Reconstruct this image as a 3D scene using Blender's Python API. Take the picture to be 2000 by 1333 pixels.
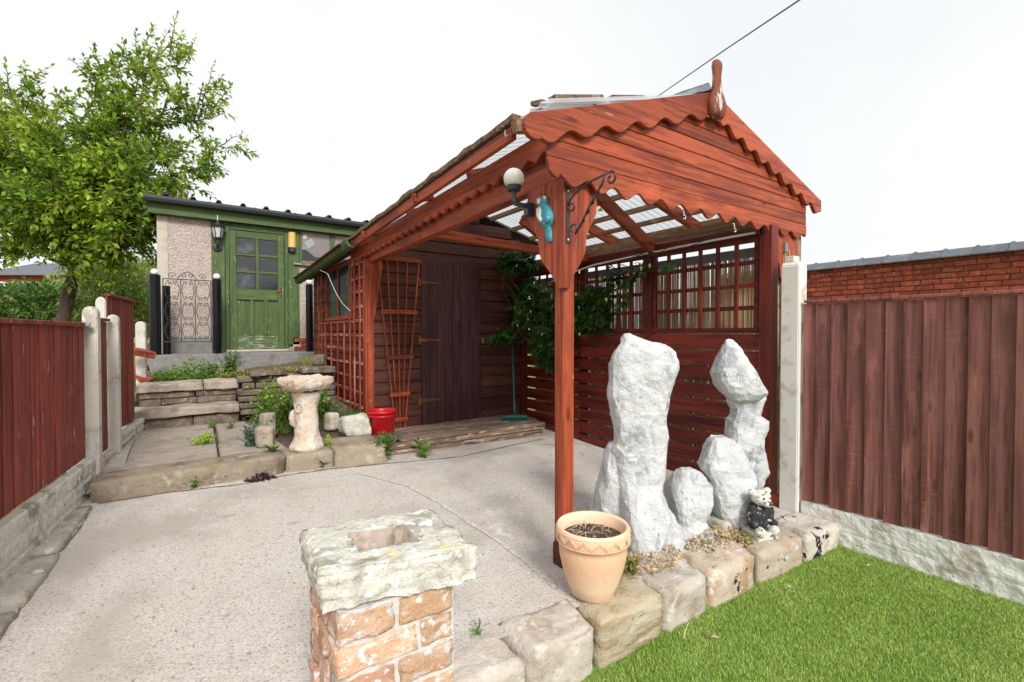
import bpy, bmesh, math, random
import numpy as np
from mathutils import Vector, Matrix, noise
R = math.radians
for o in list(bpy.data.objects): bpy.data.objects.remove(o)
sc = bpy.context.scene
col = sc.collection

# ---------------------------------------------------------------- camera, sky, sun, exposure
F, CX, CY, CAMH = 935.0, 1000.0, 666.5, 1.05
YAW, PITCH = R(34.8), math.atan(16.5/935.0)
cd = bpy.data.cameras.new('camera'); cam = bpy.data.objects.new('camera', cd); col.objects.link(cam)
cd.sensor_width = 36; cd.lens = 36*F/2000; cd.clip_start = .02; cd.clip_end = 2000
cam.location = (0, 0, CAMH); cam.rotation_euler = (math.pi/2-PITCH, 0, -YAW)
sc.camera = cam
SUN_EL, SUN_AZ = R(36), R(12)      # light travels towards azimuth SUN_AZ (from +Y towards +X)
w = bpy.data.worlds.new('World'); sc.world = w; w.use_nodes = True
nt = w.node_tree; bg = nt.nodes['Background']
sky = nt.nodes.new('ShaderNodeTexSky'); sky.sky_type = 'NISHITA'; sky.sun_disc = False
sky.sun_elevation = SUN_EL; sky.sun_rotation = SUN_AZ+math.pi
hs = nt.nodes.new('ShaderNodeHueSaturation'); hs.inputs['Saturation'].default_value = .12
mx = nt.nodes.new('ShaderNodeMixRGB'); mx.inputs[0].default_value = .93
# thin, almost even cloud cover over the whole sky
tcw = nt.nodes.new('ShaderNodeTexCoord'); nzw = nt.nodes.new('ShaderNodeTexNoise'); nzw.inputs['Scale'].default_value = 1.7; nzw.inputs['Detail'].default_value = 4
crw = nt.nodes.new('ShaderNodeValToRGB'); crw.color_ramp.elements[0].position = .32; crw.color_ramp.elements[1].position = .62
crw.color_ramp.elements[0].color = (.745, .775, .79, 1); crw.color_ramp.elements[1].color = (.83, .84, .845, 1)
mlw = nt.nodes.new('ShaderNodeMixRGB'); mlw.blend_type = 'MULTIPLY'; mlw.inputs[0].default_value = 1; mlw.inputs[2].default_value = (10, 10, 10, 1)
nt.links.new(tcw.outputs['Generated'], nzw.inputs['Vector']); nt.links.new(nzw.outputs[0], crw.inputs[0]); nt.links.new(crw.outputs[0], mlw.inputs[1]); nt.links.new(mlw.outputs[0], mx.inputs[2])
nt.links.new(sky.outputs[0], hs.inputs['Color']); nt.links.new(hs.outputs[0], mx.inputs[1])
nt.links.new(mx.outputs[0], bg.inputs[0]); bg.inputs[1].default_value = .1
sl = bpy.data.lights.new('sun', 'SUN'); sl.energy = 2.8; sl.angle = R(18); sl.color = (1, .97, .93)
sun = bpy.data.objects.new('sun', sl); col.objects.link(sun); sun.location = (-4, -6, 6)
sd = Vector((math.sin(SUN_AZ)*math.cos(SUN_EL), math.cos(SUN_AZ)*math.cos(SUN_EL), -math.sin(SUN_EL)))
sun.rotation_euler = sd.to_track_quat('-Z', 'Y').to_euler()
sc.view_settings.view_transform = 'Standard'; sc.view_settings.look = 'None'
sc.view_settings.exposure = 0.34; sc.view_settings.gamma = 1; sc.view_settings.use_curve_mapping = False
sc.render.engine = 'CYCLES'

# ---------------------------------------------------------------- survey helpers: sight lines from the tripod onto real planes
fw = Vector((math.sin(YAW)*math.cos(PITCH), math.cos(YAW)*math.cos(PITCH), -math.sin(PITCH)))
rt = Vector((math.cos(YAW), -math.sin(YAW), 0)); upv = rt.cross(fw); C0 = Vector((0, 0, CAMH))
def ray(u, v): return fw+rt*((u-CX)/F)-upv*((v-CY)/F)
def atz(u, v, z): d = ray(u, v); return C0+d*((z-CAMH)/d.z)
def atx(u, v, x): d = ray(u, v); return C0+d*(x/d.x)
def aty(u, v, y): d = ray(u, v); return C0+d*(y/d.y)
def atd(u, v, k): return C0+ray(u, v)*k
def G(x, y): return -.154-.02*(x-3.395)+.043*(y-1.61)      # fall of the patio
def atg(u, v, o=0):
    d = ray(u, v); n = Vector((.02, -.043, 1)); k = -.154+.02*3.395-.043*1.61+o
    return C0+d*((k-n.dot(C0))/n.dot(d))

# ---------------------------------------------------------------- mesh helpers
class MB:
    def __init__(s): s.v = []; s.f = []
    def add(s, vs, fs):
        b = len(s.v); s.v += [tuple(p) for p in vs]; s.f += [tuple(i+b for i in f) for f in fs]; return s
    def box(s, x0, x1, y0, y1, z0, z1, M=None):
        vs = [Vector((x, y, z)) for x in (x0, x1) for y in (y0, y1) for z in (z0, z1)]
        if M: vs = [M@p for p in vs]
        return s.add(vs, [(0,1,3,2),(4,6,7,5),(0,4,5,1),(2,3,7,6),(0,2,6,4),(1,5,7,3)])
    def hexa(s, a, b):      # two matching quads
        return s.add(list(a)+list(b), [(0,1,2,3),(4,7,6,5),(0,4,5,1),(1,5,6,2),(2,6,7,3),(3,7,4,0)])
    def prism(s, poly, axis, a0, a1):
        n = len(poly)
        def P(p, a):
            return {'x': (a, p[0], p[1]), 'y': (p[0], a, p[1]), 'z': (p[0], p[1], a)}[axis]
        return s.add([P(p, a0) for p in poly]+[P(p, a1) for p in poly],
              [tuple(range(n)), tuple(range(2*n-1, n-1, -1))]+[(i, (i+1) % n, n+(i+1) % n, n+i) for i in range(n)])
    def tube(s, pts, r, n=6, cap=True):
        pts = [Vector(p) for p in pts]; m = len(pts); vs = []
        rr = r if isinstance(r, (list, tuple)) else [r]*m
        ref = None
        for i in range(m):
            t = (pts[min(i+1, m-1)]-pts[max(i-1, 0)]).normalized()
            if ref is None: ref = Vector((0, 0, 1)) if abs(t.z) < .9 else Vector((1, 0, 0))
            a = t.cross(ref)
            if a.length < 1e-4: a = t.cross(Vector((0, 1, .3)))
            a.normalize(); b = a.cross(t).normalized(); ref = b
            for k in range(n):
                q = 2*math.pi*k/n; vs.append(pts[i]+(a*math.cos(q)+b*math.sin(q))*rr[i])
        fs = [(i*n+k, i*n+(k+1) % n, (i+1)*n+(k+1) % n, (i+1)*n+k) for i in range(m-1) for k in range(n)]
        if cap: fs += [tuple(range(n-1, -1, -1)), tuple(range((m-1)*n, m*n))]
        return s.add(vs, fs)
    def lathe(s, prof, c=(0, 0, 0), n=24, cap=True, ph=0):
        vs = []; m = len(prof)
        for r, z in prof:
            for k in range(n):
                q = 2*math.pi*k/n+ph; vs.append((c[0]+r*math.cos(q), c[1]+r*math.sin(q), c[2]+z))
        fs = [(i*n+k, i*n+(k+1) % n, (i+1)*n+(k+1) % n, (i+1)*n+k) for i in range(m-1) for k in range(n)]
        if cap: fs += [tuple(range(n-1, -1, -1)), tuple(range((m-1)*n, m*n))]
        return s.add(vs, fs)
    def ball(s, c, r, n=10, k=7):
        rx, ry, rz = r if isinstance(r, (list, tuple)) else (r, r, r); vs = []
        for i in range(k+1):
            t = math.pi*min(max(i/k, .001), .999)
            for j in range(n):
                q = 2*math.pi*j/n; vs.append((c[0]+rx*math.sin(t)*math.cos(q), c[1]+ry*math.sin(t)*math.sin(q), c[2]-rz*math.cos(t)))
        return s.add(vs, [(i*n+j, i*n+(j+1) % n, (i+1)*n+(j+1) % n, (i+1)*n+j) for i in range(k) for j in range(n)])
    def mesh(s, name, bevel=0, seg=1, fix=True):
        me = bpy.data.meshes.new(name); me.from_pydata(s.v, [], s.f); me.update()
        if bevel or fix:
            bm = bmesh.new(); bm.from_mesh(me)
            if fix: bmesh.ops.recalc_face_normals(bm, faces=bm.faces)
            if bevel:
                ed = [e for e in bm.edges if len(e.link_faces) == 2 and e.calc_face_angle(0) > .6]
                bmesh.ops.bevel(bm, geom=ed, offset=bevel, segments=seg, affect='EDGES', clamp_overlap=True)
            bm.to_mesh(me); bm.free()
        return me
WM = {}
def ob(name, me, mat=None, par=None, M=None, label=None, cat=None, group=None, kind=None, smooth=False):
    """one mesh object; authored in world coordinates unless M is given (then me is shared, M is its world matrix)"""
    if M is None:
        n = len(me.vertices); a = np.empty(n*3); me.vertices.foreach_get('co', a); a = a.reshape(-1, 3)
        lo, hi = a.min(0), a.max(0); c = np.array([(lo[0]+hi[0])/2, (lo[1]+hi[1])/2, lo[2]])
        me.vertices.foreach_set('co', (a-c).ravel()); me.update(); M = Matrix.Translation(Vector(c))
    o = bpy.data.objects.new(name, me); col.objects.link(o)
    if mat is not None:
        if not len(me.materials): me.materials.append(mat)
    if smooth:
        me.polygons.foreach_set('use_smooth', [True]*len(me.polygons))
    WM[o.name] = M.copy()
    if par is not None:
        o.parent = par; o.matrix_parent_inverse = WM[par.name].inverted()
    o.matrix_basis = M
    tag(o, label, cat, group, kind)
    return o
def tag(o, label=None, cat=None, group=None, kind=None):
    if label: o['label'] = label
    if cat: o['category'] = cat
    if group: o['group'] = group
    if kind: o['kind'] = kind
    return o
def em(name, loc, label, cat, group=None):
    o = bpy.data.objects.new(name, None); col.objects.link(o); o.empty_display_size = .1
    M = Matrix.Translation(Vector(loc)); o.matrix_basis = M; WM[o.name] = M
    return tag(o, label, cat, group)
def bx(name, par, mat, x0, x1, y0, y1, z0, z1, bevel=.003, **k):
    return ob(name, MB().box(x0, x1, y0, y1, z0, z1).mesh(name, bevel), mat, par, **k)
def beam(name, par, mat, a, b, wd, ht, bevel=.003, **k):
    """rectangular timber from a to b (centre line), wd sideways, ht upright"""
    a = Vector(a); b = Vector(b); t = (b-a).normalized(); s_ = t.cross(Vector((0, 0, 1)))
    if s_.length < 1e-3: s_ = Vector((1, 0, 0))
    s_.normalize(); h = s_.cross(t).normalized()
    q = lambda p: [p+s_*wd/2+h*ht/2, p-s_*wd/2+h*ht/2, p-s_*wd/2-h*ht/2, p+s_*wd/2-h*ht/2]
    return ob(name, MB().hexa(q(a), q(b)).mesh(name, bevel), mat, par, **k)
def fbm(p, sc_, oct=3):
    return noise.fractal(Vector(p)*sc_, 1.0, 2.0, oct)
def rough_box(x0, x1, y0, y1, z0, z1, amp=.012, fr=9, cuts=5, rnd=.35, seed=0, M=None, strata=0):
    """quarried block: subdivided box, softened corners, noise relief"""
    bm = bmesh.new(); bmesh.ops.create_cube(bm, size=2)
    bmesh.ops.subdivide_edges(bm, edges=bm.edges[:], cuts=cuts, use_grid_fill=True)
    hx, hy, hz = (x1-x0)/2, (y1-y0)/2, (z1-z0)/2; m = min(hx, hy, hz)*rnd
    c = Vector(((x0+x1)/2, (y0+y1)/2, (z0+z1)/2)); off = Vector((seed*3.7, seed*1.3, seed*7.1))
    for v in bm.verts:
        p = Vector((v.co.x*hx, v.co.y*hy, v.co.z*hz))
        q = Vector((max(-hx+m, min(hx-m, p.x)), max(-hy+m, min(hy-m, p.y)), max(-hz+m, min(hz-m, p.z))))
        d = p-q
        n = d.normalized() if d.length > 1e-6 else Vector((0, 0, 0))
        if d.length > 1e-6: p = q+n*m
        k = fbm(p+off, fr)*amp+fbm(p+off, fr*.35, 2)*amp*.9
        if strata: k += (abs(math.sin((p.z+fbm(p+off, 6)*.02)*strata))-.5)*amp*1.2*(1-abs(n.z))
        p = p+n*k+Vector((fbm(p+off*2, 4), fbm(p-off, 4), 0))*amp*.5
        v.co = c+p if M is None else M@(c+p)
    bmesh.ops.recalc_face_normals(bm, faces=bm.faces)
    me = bpy.data.meshes.new('stone'); bm.to_mesh(me); bm.free(); return me
def bake(me, *mods):
    """evaluate modifiers on a throw-away object and return the mesh"""
    o = bpy.data.objects.new('tmp', me); col.objects.link(o)
    for t, kw in mods:
        m = o.modifiers.new(t, t)
        for k, v in kw.items(): setattr(m, k, v)
    dg = bpy.context.evaluated_depsgraph_get(); dg.update()
    r = bpy.data.meshes.new_from_object(o.evaluated_get(dg)); bpy.data.objects.remove(o); return r
def lumpy(me, amp, fr, seed=0, oct=4, ridge=0):
    off = Vector((seed*5.1, seed*2.3, seed*8.7)); nn = [v.normal.copy() for v in me.vertices]
    for v, n in zip(me.vertices, nn):
        k = fbm(v.co+off, fr, oct)*amp+fbm(v.co+off*1.7, fr*3.3, 3)*amp*.3
        if ridge: k -= (1-min(1, abs(fbm(v.co-off, fr*.9, 2))*6))*ridge
        v.co += n*k
    me.update(); return me
def leafmesh(name, L, shape=(.32, .45), fold=.12):
    """L: (pos, direction, up, length, width) ; each leaf a folded kite of two triangles pairs"""
    vs = []; fs = []
    for p, d, u_, ln, wd in L:
        d = d.normalized(); s_ = d.cross(u_)
        if s_.length < 1e-4: s_ = d.cross(Vector((.3, .9, .2)))
        s_.normalize(); n = s_.cross(d); b = len(vs)
        m = p+d*ln*shape[1]
        vs += [p, m+s_*wd*.5+n*fold*wd, p+d*ln-n*ln*.12, m-s_*wd*.5+n*fold*wd, m]
        fs += [(b, b+1, b+4), (b+1, b+2, b+4), (b+4, b+2, b+3), (b, b+4, b+3)]
    me = bpy.data.meshes.new(name); me.from_pydata([tuple(v) for v in vs], [], fs); me.update(); return me
rnd = random.Random(7)
def rv(s=1): return Vector((rnd.uniform(-s, s), rnd.uniform(-s, s), rnd.uniform(-s, s)))

# ---------------------------------------------------------------- materials (all procedural)
def newmat(name):
    m = bpy.data.materials.new(name); m.use_nodes = True; return m, m.node_tree, m.node_tree.nodes['Principled BSDF']
def c4(c): return (c[0], c[1], c[2], 1)
def lay(name, base, layers=(), bump=(), rough=.8, var=0., spec=.3, isl=0., metal=0., trans=0., rand=True, huevar=0.):
    """layered colour: each layer (colour, scale, lo, hi, kind, detail) is mixed in where its noise lies above lo..hi"""
    m, t, b = newmat(name); N = t.nodes.new; K = t.links.new
    tc = N('ShaderNodeTexCoord'); oi = N('ShaderNodeObjectInfo')
    vec = tc.outputs['Object']
    if rand:
        mu = N('ShaderNodeMath'); mu.operation = 'MULTIPLY'; mu.inputs[1].default_value = 53.7; K(oi.outputs['Random'], mu.inputs[0])
        ad = N('ShaderNodeVectorMath'); ad.operation = 'ADD'; K(vec, ad.inputs[0]); K(mu.outputs[0], ad.inputs[1]); vec = ad.outputs[0]
    def tex(scale, kind='n', detail=4, i=0):
        s3 = scale if isinstance(scale, tuple) else (scale,)*3
        mp = N('ShaderNodeMapping'); mp.inputs['Scale'].default_value = s3; mp.inputs['Location'].default_value = (i*3.1, i*1.7, i*2.3); K(vec, mp.inputs[0])
        if kind == 'n':
            x = N('ShaderNodeTexNoise'); x.inputs['Scale'].default_value = 1; x.inputs['Detail'].default_value = detail; x.inputs['Roughness'].default_value = .6
            K(mp.outputs[0], x.inputs[0]); return x.outputs[0]
        if kind == 'v':
            x = N('ShaderNodeTexVoronoi'); x.inputs['Scale'].default_value = 1; K(mp.outputs[0], x.inputs[0]); return x.outputs['Distance']
        if kind == 'vc':
            x = N('ShaderNodeTexVoronoi'); x.inputs['Scale'].default_value = 1; K(mp.outputs[0], x.inputs[0])
            h = N('ShaderNodeSeparateColor'); K(x.outputs['Color'], h.inputs[0]); return h.outputs[0]
        if kind == 'w':
            x = N('ShaderNodeTexWave'); x.inputs['Scale'].default_value = 1; x.inputs['Distortion'].default_value = 6; x.inputs['Detail'].default_value = 3; x.inputs['Detail Scale'].default_value = .6
            K(mp.outputs[0], x.inputs[0]); return x.outputs['Fac' if 'Fac' in x.outputs else 1]
    cur = None
    for i, L in enumerate(layers):
        c, s_, lo, hi = L[:4]; kind = L[4] if len(L) > 4 else 'n'; det = L[5] if len(L) > 5 else 4
        f = tex(s_, kind, det, i+1)
        mr = N('ShaderNodeMapRange'); mr.interpolation_type = 'SMOOTHSTEP'; mr.inputs[1].default_value = lo; mr.inputs[2].default_value = hi; K(f, mr.inputs[0])
        if lo > hi:
            mr.inputs[1].default_value = hi; mr.inputs[2].default_value = lo; mr.inputs[3].default_value = 1; mr.inputs[4].default_value = 0
        mm = N('ShaderNodeMixRGB'); K(mr.outputs[0], mm.inputs[0]); mm.inputs[2].default_value = c4(c)
        if cur is None: mm.inputs[1].default_value = c4(base)
        else: K(cur, mm.inputs[1])
        cur = mm.outputs[0]
    if cur is None:
        g = N('ShaderNodeRGB'); g.outputs[0].default_value = c4(base); cur = g.outputs[0]
    if var or isl or huevar:
        h = N('ShaderNodeHueSaturation'); src = oi.outputs['Random']
        if isl: ge = N('ShaderNodeNewGeometry'); src = ge.outputs['Random Per Island']
        mr = N('ShaderNodeMapRange'); a = isl or var; mr.inputs[3].default_value = 1-a; mr.inputs[4].default_value = 1+a; K(src, mr.inputs[0]); K(mr.outputs[0], h.inputs['Value'])
        if huevar:
            wn = N('ShaderNodeTexWhiteNoise'); wn.noise_dimensions = '1D'; K(src, wn.inputs['W'])
            m2 = N('ShaderNodeMapRange'); m2.inputs[3].default_value = .5-huevar; m2.inputs[4].default_value = .5+huevar; K(wn.outputs[0], m2.inputs[0]); K(m2.outputs[0], h.inputs['Hue'])
        K(cur, h.inputs['Color']); cur = h.outputs[0]
    K(cur, b.inputs['Base Color'])
    b.inputs['Roughness'].default_value = rough; b.inputs['Metallic'].default_value = metal
    b.inputs['Specular IOR Level'].default_value = spec
    pv = None
    for i, B in enumerate(bump):
        s_, st, di = B[:3]; f = tex(s_, B[3] if len(B) > 3 else 'n', 5, i+7)
        bp = N('ShaderNodeBump'); bp.inputs['Strength'].default_value = st; bp.inputs['Distance'].default_value = di; K(f, bp.inputs['Height'])
        if pv: K(pv, bp.inputs['Normal'])
        pv = bp.outputs[0]
    if pv: K(pv, b.inputs['Normal'])
    if trans:
        tr = N('ShaderNodeBsdfTranslucent'); K(cur, tr.inputs[0])
        ms = N('ShaderNodeMixShader'); ms.inputs[0].default_value = trans
        K(b.outputs[0], ms.inputs[1]); K(tr.outputs[0], ms.inputs[2]); K(ms.outputs[0], t.nodes['Material Output'].inputs[0])
    return m
def wood(name, base, dark, worn, axis, wornlo=.66, var=.12, rough=.6, pale=None, spec=.3, saw=0, ws=(6, 34)):
    A = {'x': (1, 0, 0), 'y': (0, 1, 0), 'z': (0, 0, 1)}[axis]
    g = lambda lo, hi: tuple(lo if a else hi for a in A)
    ls = [(dark, g(1.2, 34), .44, .66), (tuple(.25*a+.75*b for a, b in zip(base, dark)), g(1.1, 5), .5, .68),
          (pale or tuple(min(1, a*1.35) for a in base), g(2.2, 7), .55, .75),
          (dark, g(3.2, 11), .17, .06, 'v'), (tuple(.6*a for a in base), g(4, 60), .52, .66),
          (worn, g(*ws), wornlo, wornlo+.07)]
    bm = [(g(2, 70), .6, .005), (g(3, 12), .2, .004)]
    if saw: bm.append((g(110, 6), .35, .003)); ls.insert(1, (tuple(min(1, a*1.35) for a in base), g(70, 5), .56, .8))
    return lay(name, base, ls, bm, rough, var, spec)
MT = {}
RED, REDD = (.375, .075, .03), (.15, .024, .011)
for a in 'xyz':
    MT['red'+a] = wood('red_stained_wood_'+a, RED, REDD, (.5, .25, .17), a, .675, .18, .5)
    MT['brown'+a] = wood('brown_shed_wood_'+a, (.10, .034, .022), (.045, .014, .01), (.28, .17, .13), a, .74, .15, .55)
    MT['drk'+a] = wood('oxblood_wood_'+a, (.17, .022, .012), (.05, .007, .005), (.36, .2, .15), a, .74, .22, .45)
    MT['raw'+a] = wood('bare_timber_'+a, (.33, .2, .12), (.16, .09, .05), (.45, .36, .28), a, .6, .1, .75)
MT['door'] = wood('door_plum_wood', (.085, .034, .034), (.035, .012, .013), (.2, .14, .13), 'z', .74, .14, .5)
MT['lfence'] = wood('left_fence_wood', (.29, .06, .043), (.15, .027, .02), (.52, .34, .28), 'z', .64, .16, .6)
MT['rfence'] = wood('right_fence_wood', (.255, .1, .085), (.115, .038, .026), (.42, .28, .24), 'z', .71, .2, .55, saw=1)
MT['sleeper'] = wood('weathered_sleeper', (.3, .21, .15), (.1, .06, .04), (.46, .38, .31), 'x', .55, .1, .85)
MT['trelw'] = wood('faded_trellis', (.34, .06, .03), (.16, .02, .012), (.5, .27, .2), 'z', .56, .25, .65, ws=(3, 40))
MT['trelwy'] = wood('faded_trellis_y', (.34, .06, .03), (.16, .02, .012), (.55, .34, .27), 'y', .5, .25, .65, ws=(3, 40))
MT['verge'] = lay('mossy_felt_verge', (.17, .1, .07), [((.3, .24, .17), 40, .5, .65), ((.06, .05, .03), 22, .5, .7), ((.2, .07, .04), 9, .55, .7)], [(60, .8, .01)], .95)
MT['patio'] = lay('washed_concrete', (.61, .55, .495), [((.6, .56, .52), 2.2, .42, .7), ((.43, .385, .335), 1.5, .46, .68), ((.66, .625, .58), 6, .58, .72), ((.43, .39, .355), 105, .5, .62), ((.2, .17, .15), 95, .6, .66), ((.68, .64, .6), 95, .57, .66), ((.5, .36, .29), 80, .62, .68), ((.14, .12, .1), 62, .69, .74), ((.43, .385, .34), (1.6, .9, 1), .55, .75), ((.34, .3, .26), (3.2, 7, 1), .62, .76), ((.3, .265, .23), 38, .62, .7)], [(110, .7, .005), (30, .3, .008)], .9, rand=False)
MT['strip'] = lay('old_concrete_strip', (.42, .38, .33), [((.27, .23, .18), 6, .5, .7), ((.6, .57, .52), 14, .58, .7), ((.14, .12, .1), 60, .6, .7)], [(50, .7, .01), (12, .5, .02)], .95)
MT['cpost'] = lay('concrete_post', (.62, .59, .53), [((.38, .35, .29), 5, .5, .7), ((.68, .66, .62), 20, .5, .7), ((.25, .22, .18), 70, .64, .72)], [(90, .5, .005)], .9, .08)
MT['wpost'] = lay('painted_concrete_post', (.74, .72, .67), [((.5, .45, .4), 7, .5, .7), ((.75, .73, .7), 20, .5, .7), ((.36, .06, .03), (14, 14, 5), .7, .74), ((.3, .26, .22), 80, .66, .72)], [(90, .4, .004)], .9)
MT['rgravel'] = lay('whitewashed_gravel_board', (.76, .74, .7), [((.48, .42, .37), 6, .5, .68), ((.78, .77, .74), 16, .5, .7), ((.22, .08, .06), 11, .7, .74), ((.3, .27, .23), 45, .64, .72)], [(60, .5, .008)], .95)
MT['lgravel'] = lay('rock_face_gravel_board', (.62, .58, .52), [((.3, .26, .21), 7, .5, .68), ((.66, .63, .58), 18, .52, .7), ((.16, .14, .11), 40, .62, .72)], [(60, .6, .01)], .95)
def stonemat(n, b, l): return lay(n, b, l, [(45, .7, .012), (12, .5, .02), (140, .4, .004)], .92, .1)
MT['york'] = stonemat('yorkstone', (.43, .36, .29), [((.24, .19, .145), 4, .48, .68), ((.47, .42, .36), 11, .52, .7), ((.13, .11, .09), 26, .62, .74), ((.28, .26, .13), 8, .62, .74)])
MT['flag'] = stonemat('flagstone', (.4, .34, .285), [((.3, .25, .2), (4, 5, 4), .48, .68), ((.5, .44, .38), (9, 12, 9), .54, .7), ((.17, .14, .115), 18, .66, .76)])
MT['kerb'] = stonemat('kerb_stone', (.33, .27, .2), [((.2, .155, .11), 5, .46, .66), ((.43, .38, .3), 12, .54, .7), ((.24, .23, .1), 9, .58, .72), ((.11, .09, .07), 30, .62, .74)])
MT['edge'] = stonemat('edging_stone', (.55, .49, .42), [((.4, .32, .24), 5, .48, .66), ((.68, .64, .58), 13, .52, .7), ((.25, .21, .17), 34, .64, .74)])
MT['edgeo'] = stonemat('stained_edging_stone', (.5, .42, .33), [((.38, .25, .13), 6, .48, .68), ((.66, .6, .52), 15, .54, .7), ((.02, .02, .022), 9, .63, .66)])
MT['edgeb'] = stonemat('tar_marked_edging_stone', (.58, .53, .46), [((.4, .3, .2), 7, .5, .66), ((.7, .66, .6), 15, .54, .7), ((.018, .018, .02), 7.5, .6, .63)])
MT['dry'] = stonemat('dry_wall_stone', (.2, .158, .12), [((.11, .088, .066), 6, .46, .66), ((.38, .34, .29), 16, .54, .7), ((.09, .08, .06), 30, .6, .74)])
MT['lichen'] = lay('lichened_trough_stone', (.6, .58, .51), [((.38, .36, .3), (14, 14, 9), .48, .64), ((.84, .83, .78), 24, .55, .64), ((.74, .66, .3), 9, .6, .72), ((.33, .3, .25), (40, 40, 18), .6, .7), ((.24, .22, .18), 80, .66, .72), ((.84, .84, .81), 11, .63, .7)], [(50, .9, .012), (16, .6, .02)], .95)
MT['white'] = lay('white_limestone', (.57, .58, .585), [((.33, .34, .365), (7, 7, 4.5), .5, .68), ((.68, .69, .69), 9, .52, .66), ((.52, .47, .4), 6, .6, .74), ((.29, .3, .32), (17, 17, 7), .57, .7), ((.6, .6, .6), 22, .54, .64), ((.1, .1, .105), 60, .66, .7), ((.33, .34, .3), 11, .64, .76)], [(22, .8, .015), (80, .8, .006), (8, .5, .03)], .9)
MT['bird'] = stonemat('cast_stone', (.62, .5, .39), [((.68, .62, .54), 6, .46, .62), ((.5, .34, .22), 9, .56, .72), ((.36, .3, .24), 35, .64, .74)])
MT['paler'] = stonemat('pale_rock', (.58, .57, .5), [((.42, .43, .3), 9, .5, .66), ((.72, .71, .66), 16, .5, .7), ((.28, .25, .2), 30, .64, .74)])
MT['terra'] = lay('terracotta', (.8, .5, .32), [((.82, .6, .43), (1, 1, 6), .42, .6), ((.74, .36, .22), (2, 2, 9), .58, .78), ((.8, .66, .5), 22, .58, .72), ((.6, .36, .2), 60, .64, .72)], [(70, .2, .003), ((2, 2, 40), .25, .003)], .8)
MT['soil'] = lay('soil', (.09, .06, .042), [((.17, .12, .085), 30, .5, .65), ((.03, .022, .016), 50, .5, .7)], [(60, 1, .02)], 1)
MT['brick'] = lay('pier_brick', (.62, .36, .23), [((.7, .48, .33), 10, .46, .64), ((.48, .2, .11), 8, .6, .74), ((.76, .66, .58), (9, 9, 26), .52, .66), ((.8, .76, .73), 38, .57, .64), ((.38, .14, .08), 70, .66, .74)], [(70, 1, .008), (20, .9, .014), (160, .8, .004)], .95, .22, huevar=.012)
MT['brickr'] = lay('red_brick', (.3, .062, .033), [((.37, .1, .05), 8, .46, .62), ((.16, .035, .022), 14, .56, .7), ((.4, .24, .18), 45, .64, .72)], [(60, .5, .006)], .92, .3)
MT['mortar'] = lay('mortar', (.62, .58, .54), [((.4, .36, .32), 18, .5, .68), ((.72, .7, .68), 40, .56, .7)], [(80, .7, .008)], .95)
MT['mortard'] = lay('dark_mortar', (.12, .075, .055), [((.25, .2, .16), 18, .5, .68)], [(80, .7, .008)], .95)
MT['slate'] = lay('blue_slate', (.12, .13, .15), [((.2, .21, .23), 12, .5, .7)], [(40, .4, .005)], .7, .12)
MT['gpaint'] = wood('green_paint', (.085, .132, .042), (.055, .092, .03), (.36, .38, .26), 'z', .64, .05, .5, pale=(.12, .165, .06), ws=(12, 60))
MT['gpaintx'] = wood('green_paint_x', (.085, .132, .042), (.055, .092, .03), (.36, .38, .26), 'x', .68, .05, .5, pale=(.12, .165, .06), ws=(12, 60))
MT['gpeel'] = wood('peeling_green_paint', (.1, .14, .055), (.06, .09, .03), (.46, .46, .36), 'x', .55, .05, .65, pale=(.2, .25, .12), ws=(7, 90))
MT['ggut'] = lay('mossy_green_gutter', (.06, .1, .03), [((.13, .17, .06), 14, .48, .66), ((.05, .05, .03), 30, .56, .7)], [(50, .4, .005)], .7)
MT['dash'] = lay('pebbledash', (.52, .42, .37), [((.66, .57, .52), 75, .44, .56), ((.2, .12, .09), 90, .58, .62), ((.38, .25, .19), 60, .6, .66)], [(85, 1, .012, 'v')], .95, rand=False)
MT['render'] = lay('cement_render', (.23, .22, .205), [((.15, .14, .12), 5, .5, .68), ((.3, .29, .27), 18, .54, .7), ((.2, .2, .1), 7, .66, .78)], [(70, .5, .006)], .95)
MT['quoin'] = lay('pale_render', (.52, .46, .38), [((.42, .37, .3), 5, .5, .68)], [(70, .4, .004)], .95)
MT['blk'] = lay('black_gloss_paint', (.006, .0065, .009), [((.06, .06, .065), (40, 40, 12), .68, .74)], [(30, .1, .003)], .16, spec=.28)
MT['iron'] = lay('black_iron', (.022, .023, .027), [((.2, .2, .2), 60, .7, .76)], [(120, .3, .002)], .4, spec=.6)
MT['plast'] = lay('dark_grey_plastic', (.035, .038, .045), [], [], .35, spec=.5)
MT['wht'] = lay('white_plastic', (.8, .8, .78), [((.6, .6, .56), 30, .6, .75)], [], .35, spec=.5)
MT['globe'] = lay('opal_globe', (.93, .93, .88), [((.86, .86, .78), 6, .5, .75)], [], .25, spec=.5, rand=False, trans=.35)
MT['amber'] = lay('amber_diffuser', (.72, .45, .12), [((.8, .56, .22), 20, .5, .7)], [], .4, spec=.5)
MT['glass'] = lay('dark_window_glass', (.03, .033, .038), [((.12, .12, .13), 3.5, .5, .75), ((.2, .2, .2), 40, .7, .78)], [(3, .04, .01)], .12, spec=.7)
MT['glassg'] = lay('net_curtained_glass', (.22, .19, .18), [((.3, .26, .25), 4, .45, .7)], [], .2, spec=.6)
MT['lampgl'] = lay('lantern_glass', (.45, .48, .46), [((.6, .62, .6), 20, .5, .7)], [], .15, spec=.7)
MT['redpl'] = lay('red_bucket_plastic', (.52, .008, .016), [((.42, .006, .012), 9, .5, .7)], [], .32, spec=.5)
MT['broomg'] = lay('green_broom', (.02, .11, .1), [((.05, .2, .18), 30, .55, .7)], [], .5, spec=.4)
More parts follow.
